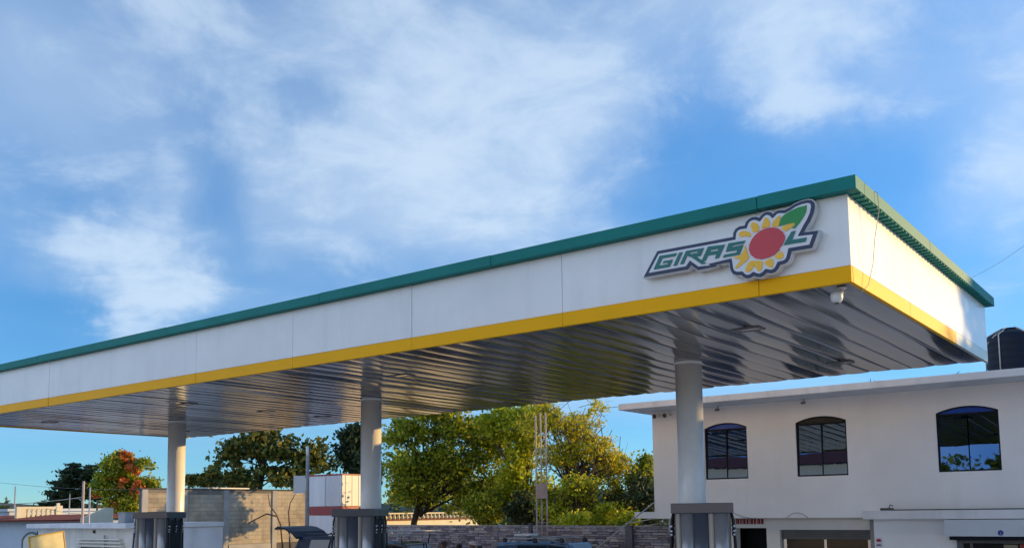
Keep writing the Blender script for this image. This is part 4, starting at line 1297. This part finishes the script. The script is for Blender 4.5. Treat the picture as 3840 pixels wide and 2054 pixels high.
for s in (-0.55, 0.55):
    MB().tube([(2.3, s, 1.80), (2.4, s, 1.845), (3.9, s, 1.845), (4.0, s, 1.79)], 0.018, 6).build('roof_rail', 'black', c1)

# pickup with a ladder rack
p = at(1440, 2040, 30.5)
st_p = [(0, .4, .8, .9, .72), (.12, .35, 1.0, 1.06, .76), (1.3, .35, 1.12, 1.16, .78), (1.95, .35, 1.14, 1.72, .60), (2.4, .35, 1.14, 1.78, .63), (3.2, .35, 1.14, 1.76, .62), (3.5, .35, 1.12, 1.16, .78), (5.1, .4, 1.1, 1.13, .80)]
c2 = car('pickup', 'black pickup truck with a grey ladder rack near the stone wall', 'pickup truck', (p.x + 3.4, p.y, 0), R(180), st_p, 1.82, 'car_black', (0.95, 4.15), 3, 5)
rk = MB()
for zz in (1.99, 2.11):
    for s in (-0.72, 0.72):
        rk.tube([(1.5, s, zz), (4.9, s, zz)], 0.02, 6)
for k in range(9):
    x = 1.5 + k * 0.42
    for s in (-0.72, 0.72):
        rk.tube([(x, s, 1.98), (x, s, 2.12)], 0.018, 6)
    rk.tube([(x, -0.72, 2.11), (x, 0.72, 2.11)], 0.016, 6)
rko = rk.build('ladder_rack', 'grey_pole', c2)
for x in (3.5, 4.85):
    for s in (-0.72, 0.72):
        MB().tube([(x, s * 1.06, 1.1), (x, s, 2.0)], 0.025, 6).build('rack_post', 'grey_pole', c2)
for s in (-0.6, 0.6):
    MB().tube([(2.0, s, 1.7), (2.0, s * 1.1, 2.0)], 0.02, 6).build('rack_post', 'black', c2)

# blue SUV with roof bars
p = at(1985, 2040, 26.6)
c3 = car('suv', 'bright blue SUV with roof bars in front of the stone wall', 'car', (p.x + 3.55, p.y + 0.1, 0), R(180), suv(1.86), 1.85, 'car_blue', (0.85, 3.55), 3, 5)
for s in (-0.58, 0.58):
    MB().tube([(2.0, s, 1.93), (4.15, s, 1.93)], 0.018, 6).build('roof_rail', 'grey_pole', c3)
    for x in (2.1, 3.0, 4.05):
        MB().box(x - 0.06, x + 0.06, s - 0.03, s + 0.03, 1.82, 1.945).build('rail_foot', 'black', c3, 0.008)
for x in (2.5, 3.7):
    MB().box(x - 0.03, x + 0.03, -0.62, 0.62, 1.95, 1.975).build('cross_bar', 'grey_pole', c3)
MB().box(3.55, 4.1, -0.35, 0.1, 1.976, 2.04).build('roof_bag', 'white_plastic', c3, 0.02)


# ------------------------------------------------------------------ people standing by the stone wall
def person(px, ytop, d, label, shirt, head_cover, yaw):
    p = at(px, ytop, d)
    hgt = p.z
    t = thing('person', label, 'person', (p.x, p.y, 0), yaw)
    k = hgt / 1.75
    J = {'pel': (0, 0, .95), 'wai': (0, .01, 1.1), 'che': (0, .0, 1.32), 'nek': (0, 0, 1.47), 'hd0': (0, -.01, 1.55), 'hd1': (0, -.02, 1.65),
         'hd2': (0, -.01, 1.72),
         'shl': (.17, 0, 1.41), 'ell': (.24, .02, 1.13), 'wrl': (.25, -.1, .89), 'hal': (.25, -.13, .80),
         'shr': (-.17, 0, 1.41), 'elr': (-.24, .02, 1.13), 'wrr': (-.24, -.1, .89), 'har': (-.24, -.13, .80),
         'hil': (.09, 0, .9), 'knl': (.1, -.02, .5), 'anl': (.1, .02, .09), 'tol': (.11, -.16, .04),
         'hir': (-.09, 0, .9), 'knr': (-.1, -.02, .5), 'anr': (-.1, .02, .09), 'tor': (-.11, -.16, .04)}
    rad = {'pel': .15, 'wai': .135, 'che': .16, 'nek': .058, 'hd0': .075, 'hd1': .095, 'hd2': .06, 'shl': .075, 'ell': .046, 'wrl': .033, 'hal': .035,
           'shr': .075, 'elr': .046, 'wrr': .033, 'har': .035, 'hil': .095, 'knl': .06, 'anl': .042, 'tol': .038, 'hir': .095, 'knr': .06, 'anr': .042, 'tor': .038}
    E_ = [('pel', 'wai'), ('wai', 'che'), ('che', 'nek'), ('nek', 'hd0'), ('hd0', 'hd1'), ('hd1', 'hd2'), ('che', 'shl'), ('shl', 'ell'), ('ell', 'wrl'), ('wrl', 'hal'),
          ('che', 'shr'), ('shr', 'elr'), ('elr', 'wrr'), ('wrr', 'har'), ('pel', 'hil'), ('hil', 'knl'), ('knl', 'anl'), ('anl', 'tol'), ('pel', 'hir'), ('hir', 'knr'), ('knr', 'anr'), ('anr', 'tor')]
    nm = list(J)

    def skin(name, names, edges, grow, material, par):
        me = bpy.data.meshes.new(name)
        me.from_pydata([tuple(Vector(J[n_]) * k) for n_ in names], [(names.index(a_), names.index(b_)) for a_, b_ in edges], [])
        o = link(name, me, material, par)
        md = o.modifiers.new('skin', 'SKIN')
        md.use_smooth_shade = True
        me.skin_vertices.new() if not me.skin_vertices else None
        for i, n_ in enumerate(names):
            sv = me.skin_vertices[0].data[i]
            r_ = rad[n_] * k + grow
            sv.radius = (r_, r_ * (0.72 if n_ in ('che', 'wai', 'pel') else 1.0))
            sv.use_root = (i == 0)
        sb_ = o.modifiers.new('sub', 'SUBSURF')
        sb_.levels = sb_.render_levels = 2
        return o
    body = skin('body', nm, E_, 0.0, 'skin', t)
    up = ['pel', 'wai', 'che', 'shl', 'ell', 'shr', 'elr']
    skin('shirt', up, [e for e in E_ if e[0] in up and e[1] in up], 0.014, shirt, t)
    lo = ['pel', 'hil', 'knl', 'anl', 'hir', 'knr', 'anr']
    skin('trousers', lo, [e for e in E_ if e[0] in lo and e[1] in lo], 0.016, 'trousers', t)
    hz = 1.66 * k
    if head_cover == 'hair':
        MB().lathe([(.098 * k, hz - .02), (.105 * k, hz + .03), (.085 * k, hz + .085), (.045 * k, hz + .112), (0, hz + .118)], 0, 0.005, 16).build('hair', 'hair', t)
    else:
        cp = MB().lathe([(.103 * k, hz + .015), (.106 * k, hz + .04), (.09 * k, hz + .09), (.05 * k, hz + .118), (0, hz + .124)], 0, -0.01, 16).build('cap', head_cover, t)
        MB().quad_prism([(-.08, -.09, hz + .012), (.08, -.09, hz + .012), (.06, -.19, hz - .005), (-.06, -.19, hz - .005)], [(-.08, -.09, hz + .024), (.08, -.09, hz + .024), (.06, -.19, hz + .007), (-.06, -.19, hz + .007)]).build('brim', head_cover, cp)
    fz = 1.64 * k
    MB().lathe([(0, fz - .035), (.014, fz - .03), (.011, fz), (0, fz + .02)], 0, -.118 * k, 8).build('nose', 'skin', t)
    for s in (-1, 1):
        MB().lathe([(0, fz + .006), (.011, fz + .014), (0, fz + .022)], s * .034 * k, -.106 * k, 8).build('eye', 'hair', t)
        MB().box(s * .098 * k - .01, s * .098 * k + .01, -.02, .015, fz - .03, fz + .03).build('ear', 'skin', t, .006)
    MB().box(-.026, .026, -.113 * k, -.10 * k, fz - .062, fz - .052).build('mouth', 'shirt_red', t)
    return t


vy = math.atan2(C_R.y, C_R.x)
person(1664, 2030, 29.6, 'person in a maroon cap standing by the stone wall', 'shirt_red', 'cap_maroon', vy + R(15))
person(1722, 2040, 29.2, 'person with short dark hair and dark shirt between the two capped people', 'shirt_dark', 'hair', vy - R(30))
person(1770, 2031, 29.0, 'person in a pale cap and pale shirt by the stone wall', 'shirt_white', 'cap_pale', vy + R(40))
person(1800, 2048, 28.4, 'person with dark hair and dark shirt nearest the blue SUV', 'shirt_dark', 'hair', vy + R(80))


# ------------------------------------------------------------------ trees
def leaf_mesh(name, C, size, rng, aspect=0.55, droop=0.0, up=0.35):
    n = len(C)
    a = rng.normal(size=(n, 3)); a[:, 2] -= droop
    a /= np.linalg.norm(a, axis=1)[:, None]
    nn = rng.normal(size=(n, 3)); nn[:, 2] += up
    b = np.cross(a, nn); b /= np.linalg.norm(b, axis=1)[:, None] + 1e-9
    s = size * rng.uniform(0.6, 1.35, n)[:, None]
    V = np.empty((n, 4, 3))
    V[:, 0] = C - a * s * 0.5
    V[:, 1] = C + b * s * aspect * 0.5
    V[:, 2] = C + a * s * 0.5
    V[:, 3] = C - b * s * aspect * 0.5
    me = bpy.data.meshes.new(name)
    me.vertices.add(n * 4); me.loops.add(n * 4); me.polygons.add(n)
    me.vertices.foreach_set('co', V.reshape(-1).astype(np.float32))
    me.loops.foreach_set('vertex_index', np.arange(n * 4, dtype=np.int32))
    me.polygons.foreach_set('loop_start', np.arange(0, n * 4, 4, dtype=np.int32))
    me.update(calc_edges=True)
    return me


def scatter(blobs, n, clump, rng, origin, shell=0.45, flat=0.75):
    vol = np.array([b[1] * b[1] * b[2] for b in blobs]); w = vol ** 0.8; w /= w.sum()
    pts, cents = [], []
    for (c, r, rz_), k in zip(blobs, (w * n).astype(int)):
        per = 52
        nc = max(3, k // per)
        d = rng.normal(size=(nc, 3)); d /= np.linalg.norm(d, axis=1)[:, None]
        rr = rng.uniform(0, 1, nc) ** shell
        cc = np.array(c)[None] + d * rr[:, None] * np.array([r, r, rz_])[None]
        cents.append(cc)
        sz = clump * rng.uniform(0.35, 1.15, nc)
        p = cc[:, None] + rng.normal(size=(nc, per, 3)) * sz[:, None, None] * np.array([0.5, 0.5, 0.5 * flat])
        pts.append(p.reshape(-1, 3))
    return np.concatenate(pts) - np.array(origin), np.concatenate(cents) - np.array(origin)


def tree(name, label, px, d, blobs_px, n, leaf, material, bark='bark', trunk=0.16, clump=0.5, seed=1, group=None, fork=0.45, limbs=16, shell=0.45, flat=0.75,
         flowers=None, droop=0.0, stems=1, aspect=0.55, cat='tree', twigs=0):
    rng = np.random.default_rng(seed)
    blobs = []
    for (x0, x1, y0, y1) in blobs_px:
        c = at((x0 + x1) / 2, (y0 + y1) / 2, d + rng.uniform(-0.6, 0.6))
        blobs.append(((c.x, c.y, c.z), (x1 - x0) / 2 / FPX * d, (y1 - y0) / 2 / FPX * d))
    b = at(px, 1990, d)
    org = (b.x, b.y, 0.0)
    t = thing(name, label, cat, org, 0, group)
    P, Cc = scatter(blobs, n, clump, rng, org, shell, flat)
    P = P[P[:, 2] > 0.25]
    link('crown', leaf_mesh('crown', P, leaf, rng, aspect, droop), material, t)
    zlo = max(0.4, min(bb[0][2] - bb[2] for bb in blobs)); ztop = max(bb[0][2] + bb[2] * 0.6 for bb in blobs)
    cmx = sum(bb[0][0] * bb[1] for bb in blobs) / sum(bb[1] for bb in blobs) - org[0]
    cmy = sum(bb[0][1] * bb[1] for bb in blobs) / sum(bb[1] for bb in blobs) - org[1]
    tr = MB()
    for s in range(stems):
        ox, oy = (rng.uniform(-0.5, 0.5), rng.uniform(-0.5, 0.5)) if stems > 1 else (0, 0)
        zf = zlo + (ztop - zlo) * fork * rng.uniform(0.7, 1.1)
        fx, fy = cmx * 0.5 + ox * 1.5, cmy * 0.5 + oy * 1.5
        tr.tube([(ox * .4, oy * .4, 0), (ox * .6 + fx * 0.25 + rng.normal() * .06, oy * .6 + fy * 0.25, zf * 0.5), (fx, fy, zf)], [trunk, trunk * 0.78, trunk * 0.5], 9)
        idx = rng.choice(len(Cc), min(limbs, len(Cc)), replace=False)
        for i in idx:
            e = Cc[i]
            z0 = zf * rng.uniform(0.55, 1.0)
            u = z0 / zf
            s0 = Vector((fx * u, fy * u, z0))
            e = Vector(e)
            midp = s0.lerp(e, 0.5) + Vector((rng.normal() * .15, rng.normal() * .15, 0.12 + rng.normal() * .1))
            r0 = trunk * rng.uniform(0.22, 0.42)
            tr.tube([s0, midp, e], [r0, r0 * 0.6, r0 * 0.15], 5)
    tr.build('trunk', bark, t)
    if twigs:
        tw = MB()
        for i in rng.choice(len(Cc), min(twigs, len(Cc)), replace=False):
            e = Vector(Cc[i])
            dd = Vector(rng.normal(size=3)) * clump * 0.9
            tw.tube([e - dd, e, e + dd + Vector((0, 0, -0.1))], [0.012, 0.009, 0.004], 4)
        tw.build('twigs', bark, t)
    if flowers:
        fn, fsz, fbl = flowers
        fb = []
        for (x0, x1, y0, y1) in fbl:
            c = at((x0 + x1) / 2, (y0 + y1) / 2, d - 0.6)
            fb.append(((c.x, c.y, c.z), (x1 - x0) / 2 / FPX * d, (y1 - y0) / 2 / FPX * d))
        Q, _ = scatter(fb, fn, 0.22, rng, org, 0.5, 0.8)
        link('blossoms', leaf_mesh('blossoms', Q, fsz, rng, 0.7), 'blossom', t)
    return t


tree('conifer', 'dark layered conifer behind the left houses', 250, 72,
     [(150, 300, 1865, 1925), (165, 330, 1830, 1875), (190, 340, 1790, 1845), (220, 330, 1755, 1805), (250, 300, 1732, 1770), (120, 260, 1895, 1935), (300, 380, 1740, 1800), (310, 400, 1790, 1880)],
     15000, 0.30, 'leaf_dark', 'bark_dark', 0.22, 0.55, 11, flat=0.28, aspect=0.4)
tree('flowering_tree', 'tree with orange-red blossoms behind the slab-roofed house', 450, 66,
     [(380, 500, 1700, 1790), (420, 520, 1760, 1880), (350, 450, 1760, 1860), (450, 530, 1830, 1920), (400, 470, 1850, 1930), (500, 570, 1720, 1760), (520, 590, 1790, 1840)],
     15000, 0.24, 'leaf_mid', 'bark', 0.2, 0.5, 12,
     flowers=(4200, 0.20, [(430, 500, 1690, 1740), (470, 510, 1715, 1760), (490, 530, 1745, 1775), (380, 420, 1770, 1800), (500, 540, 1800, 1850), (480, 520, 1830, 1870), (350, 375, 1845, 1865), (410, 450, 1870, 1900), (450, 480, 1790, 1830)]))
tree('broad_tree', 'broad-leaved tree behind the block wall', 960, 76,
     [(800, 960, 1640, 1760), (880, 1120, 1625, 1740), (1040, 1250, 1660, 1790), (830, 1000, 1740, 1830), (990, 1160, 1740, 1840), (790, 860, 1690, 1760), (1150, 1260, 1720, 1790), (920, 1080, 1600, 1660)],
     5600, 0.46, 'leaf_almond', 'bark_dark', 0.25, 0.95, 13, shell=0.6, limbs=26, aspect=0.62)
tree('young_tree', 'small round tree beside the shed roof over the block wall', 740, 74,
     [(695, 760, 1780, 1830), (745, 850, 1760, 1840), (850, 960, 1790, 1850)], 3200, 0.34, 'leaf_almond', 'bark_dark', 0.1, 0.5, 14)
tree('dark_tree', 'dark green tree just left of the middle canopy column', 1310, 78,
     [(1275, 1380, 1590, 1680), (1260, 1340, 1650, 1730), (1300, 1400, 1690, 1790), (1330, 1420, 1740, 1830)], 6500, 0.40, 'leaf_dark', 'bark_dark', 0.25, 0.8, 15)
tree('shade_tree', 'big leafy green tree standing right of the middle canopy column', 1535, 39,
     [(1420, 1620, 1560, 1700), (1560, 1800, 1540, 1680), (1420, 1600, 1680, 1830), (1580, 1820, 1650, 1820), (1720, 1960, 1600, 1760), (1440, 1640, 1790, 1900), (1640, 1860, 1790, 1930), (1760, 1960, 1750, 1900), (1500, 1760, 1460, 1580)],
     27000, 0.165, 'leaf_mid', 'bark_dark', 0.17, 0.50, 16, limbs=44)
tree('lime_tree', 'sunlit yellow-green tree behind the mast', 1990, 37,
     [(1780, 1960, 1520, 1660), (1880, 2060, 1500, 1640), (1900, 2040, 1620, 1760), (1860, 2000, 1720, 1880), (1980, 2080, 1780, 1930)],
     13000, 0.16, 'leaf_lime', 'bark', 0.13, 0.42, 17, limbs=24, shell=0.5)
tree('feathery_tree', 'feathery yellow acacia tree between the mast and the building', 2160, 34,
     [(1960, 2140, 1500, 1640), (2080, 2250, 1540, 1660), (2120, 2330, 1620, 1740), (2000, 2180, 1640, 1760), (2180, 2400, 1700, 1800), (2240, 2350, 1790, 1880), (2200, 2290, 1505, 1545)],
     12500, 0.135, 'leaf_yellow', 'bark', 0.11, 0.42, 18, limbs=40, stems=3, fork=0.35, shell=0.55, droop=0.3, aspect=0.4, twigs=260)
tree('thicket', 'tangled bare-stemmed thicket with yellow leaves left of the building', 2170, 32.5,
     [(2080, 2260, 1770, 1880), (2120, 2300, 1860, 1960), (2250, 2360, 1880, 1970), (2040, 2140, 1880, 1970)],
     6000, 0.12, 'leaf_lime', 'bark', 0.06, 0.4, 19, limbs=22, stems=5, fork=0.5, shell=0.6, cat='shrub', twigs=160)
SH = [(1960, 35.5, [(1900, 2010, 1850, 1960), (1950, 2060, 1890, 1965)], 'leaf_dark', 'dark shrub behind the mast foot'),
      (2380, 33.0, [(2270, 2420, 1830, 1960), (2360, 2480, 1790, 1900), (2400, 2480, 1880, 1985)], 'leaf_dark', 'dark green shrub filling the gap beside the building corner'),
      (2420, 35.0, [(2350, 2480, 1740, 1860), (2390, 2470, 1700, 1780)], 'leaf_mid', 'taller green shrub against the building corner'),
      (1830, 36.5, [(1740, 1900, 1850, 1960), (1820, 1930, 1830, 1940)], 'leaf_mid', 'green shrub at the foot of the leafy tree'),
      (2240, 31.5, [(2110, 2210, 1925, 1985), (2210, 2320, 1905, 1985), (2310, 2400, 1930, 1990)], 'leaf_lime', 'low yellow-green shrub above the stone wall'),
      (2080, 33.2, [(2020, 2130, 1840, 1950)], 'leaf_mid', 'mid green shrub just right of the mast')]
for i, (px, d, bl, mt_, lab) in enumerate(SH):
    tree('shrub', lab, px, d, bl, 4200, 0.15, mt_, 'bark', 0.05, 0.38, 30 + i, limbs=10, cat='shrub', group='shrubs behind the stone wall', stems=2)
# slim bare stems in front of the sunlit block wall
for lab, base, parts_ in (('bare crooked sapling against the sunlit block wall, nearer the utility pole', 1090, (('stem', [(1090, 2030), (1085, 1960), (1082, 1920), (1088, 1885), (1108, 1850)]),)),
                          ('bare forked sapling against the sunlit block wall, farther from the utility pole', 1070, (('stem', [(1070, 2030), (1052, 1965), (1035, 1925), (1012, 1893), (1005, 1850)]), ('branch', [(1040, 1935), (1000, 1925), (960, 1945), (930, 1960)])))):
    p = at(base, 1990, 42.5)
    t = thing('sapling', lab, 'sapling', (p.x, p.y, 0), 0, 'saplings by the block wall')
    for nm_, pl_ in parts_:
        pts = [at(x, y, 42.5) - t.location for x, y in pl_]
        if nm_ == 'stem': pts[0].z = 0
        MB().tube(pts, [0.042 * (1 - 0.15 * i) for i in range(len(pts))], 7).build(nm_, 'sapling_bark', t)
# tree added on the sunny side to dapple the block wall, mostly hidden
tree('back_tree', 'tree added behind the big leafy tree to dapple the block wall', 1600, 47,
     [(1450, 1620, 1690, 1800), (1560, 1760, 1700, 1830), (1480, 1700, 1790, 1890)], 4200, 0.30, 'leaf_mid', 'bark_dark', 0.2, 0.55, 21, shell=0.6)

# distant greenery along the horizon
rng = np.random.default_rng(5)
P = []
fw = np.array([C_F.x, C_F.y]); rt = np.array([C_R.x, C_R.y])
for i in range(420):
    d = rng.uniform(110, 190); u = rng.uniform(-0.75, 0.62)
    b = fw * d + rt * d * u
    hgt = rng.uniform(1.5, 4.6)
    k = 24
    P.append(np.column_stack([b[0] + rng.normal(size=k) * 1.6, b[1] + rng.normal(size=k) * 1.6, np.abs(rng.normal(size=k)) * hgt * 0.5 + 0.3]))
P = np.concatenate(P)
o = link('distant_greenery', leaf_mesh('distant_greenery', P, 1.1, rng, 0.7), 'leaf_dark')
tag(o, 'low dark greenery along the far horizon', 'greenery', kind='stuff')

# ------------------------------------------------------------------ across the road: mirrored house and hedge, other houses added to bounce fill light
M['street_white'] = mat('sunlit street house wall', (0.80, 0.78, 0.74), 0.9, var=0.1, vscale=0.6, coords='World', streak=0.12)
for x0, x1, hh, lab in ((-53, -37.5, 6.6, 'white house with a red roof added across the road, farthest to the left'), (-35.5, -16.5, 7.2, 'white house with a red roof across the road, mirrored in the arched windows'),
                        (-1.0, 16, 6.8, 'white house with a red roof added across the road, beside the tall hedge'), (18.5, 36, 6.4, 'white house with a red roof added across the road, farthest to the right')):
    xm, w2 = (x0 + x1) / 2, (x1 - x0) / 2
    hb = thing('house', lab, 'house', (xm, -12.0, 0), 0, 'houses across the road')
    MB().box(-w2, w2, -8, 0, 0, hh).build('wall', 'street_white', hb)
    MB().quad_prism([(-w2 - .4, 0.4, hh + .002), (w2 + .4, 0.4, hh + .002), (w2 + .4, -8.4, hh + .002), (-w2 - .4, -8.4, hh + .002)], [(-w2 + 2, -3.6, hh + 1.1), (w2 - 2, -3.6, hh + 1.1), (w2 - 2, -4.4, hh + 1.1), (-w2 + 2, -4.4, hh + 1.1)]).build('roof', 'roof_tile', hb)
    for k in range(4):
        xx = -w2 + 1.4 + k * (2 * w2 - 2.8 - 1.2) / 3
        w_ = MB().box(xx, xx + 1.2, 0.001, 0.05, 4.2, 5.6).build('window', 'frame_dark', hb)
        MB().box(xx + 0.06, xx + 1.14, 0.05, 0.06, 4.26, 5.54).build('pane', 'glass_dark', w_)
rng = np.random.default_rng(55)
Q, _ = scatter([((-14.6 + 2.6 * i, -13.0 - 1.2 * (i % 2), 3.7), 1.9, 3.7) for i in range(5)], 22000, 0.8, rng, (0, 0, 0))
Q = Q[Q[:, 2] > 0.1]
tag(link('hedge', leaf_mesh('hedge', Q, 0.36, rng), 'leaf_mid'), 'tall green hedge across the road, mirrored in the windows', 'hedge')

# tree behind the building, out of frame to the right; its shadow reaches the far half of the canopy end
t = thing('garden_tree', 'tree behind the building whose shadow falls on the canopy end', 'tree', (12.6, 38.5, 0))
rng = np.random.default_rng(91)
Q, _ = scatter([((12.6, 38.5, 10.0), 1.5, 1.0), ((13.8, 39.0, 9.0), 1.3, 0.9), ((11.4, 38.2, 8.9), 1.1, 0.8)], 2600, 0.55, rng, (12.6, 38.5, 0))
link('crown', leaf_mesh('crown', Q, 0.3, rng), 'leaf_mid', t)
MB().tube([(0, 0, 0), (0.1, 0.1, 5), (0, 0, 9.6)], [0.2, 0.15, 0.06], 9).build('trunk', 'bark', t)
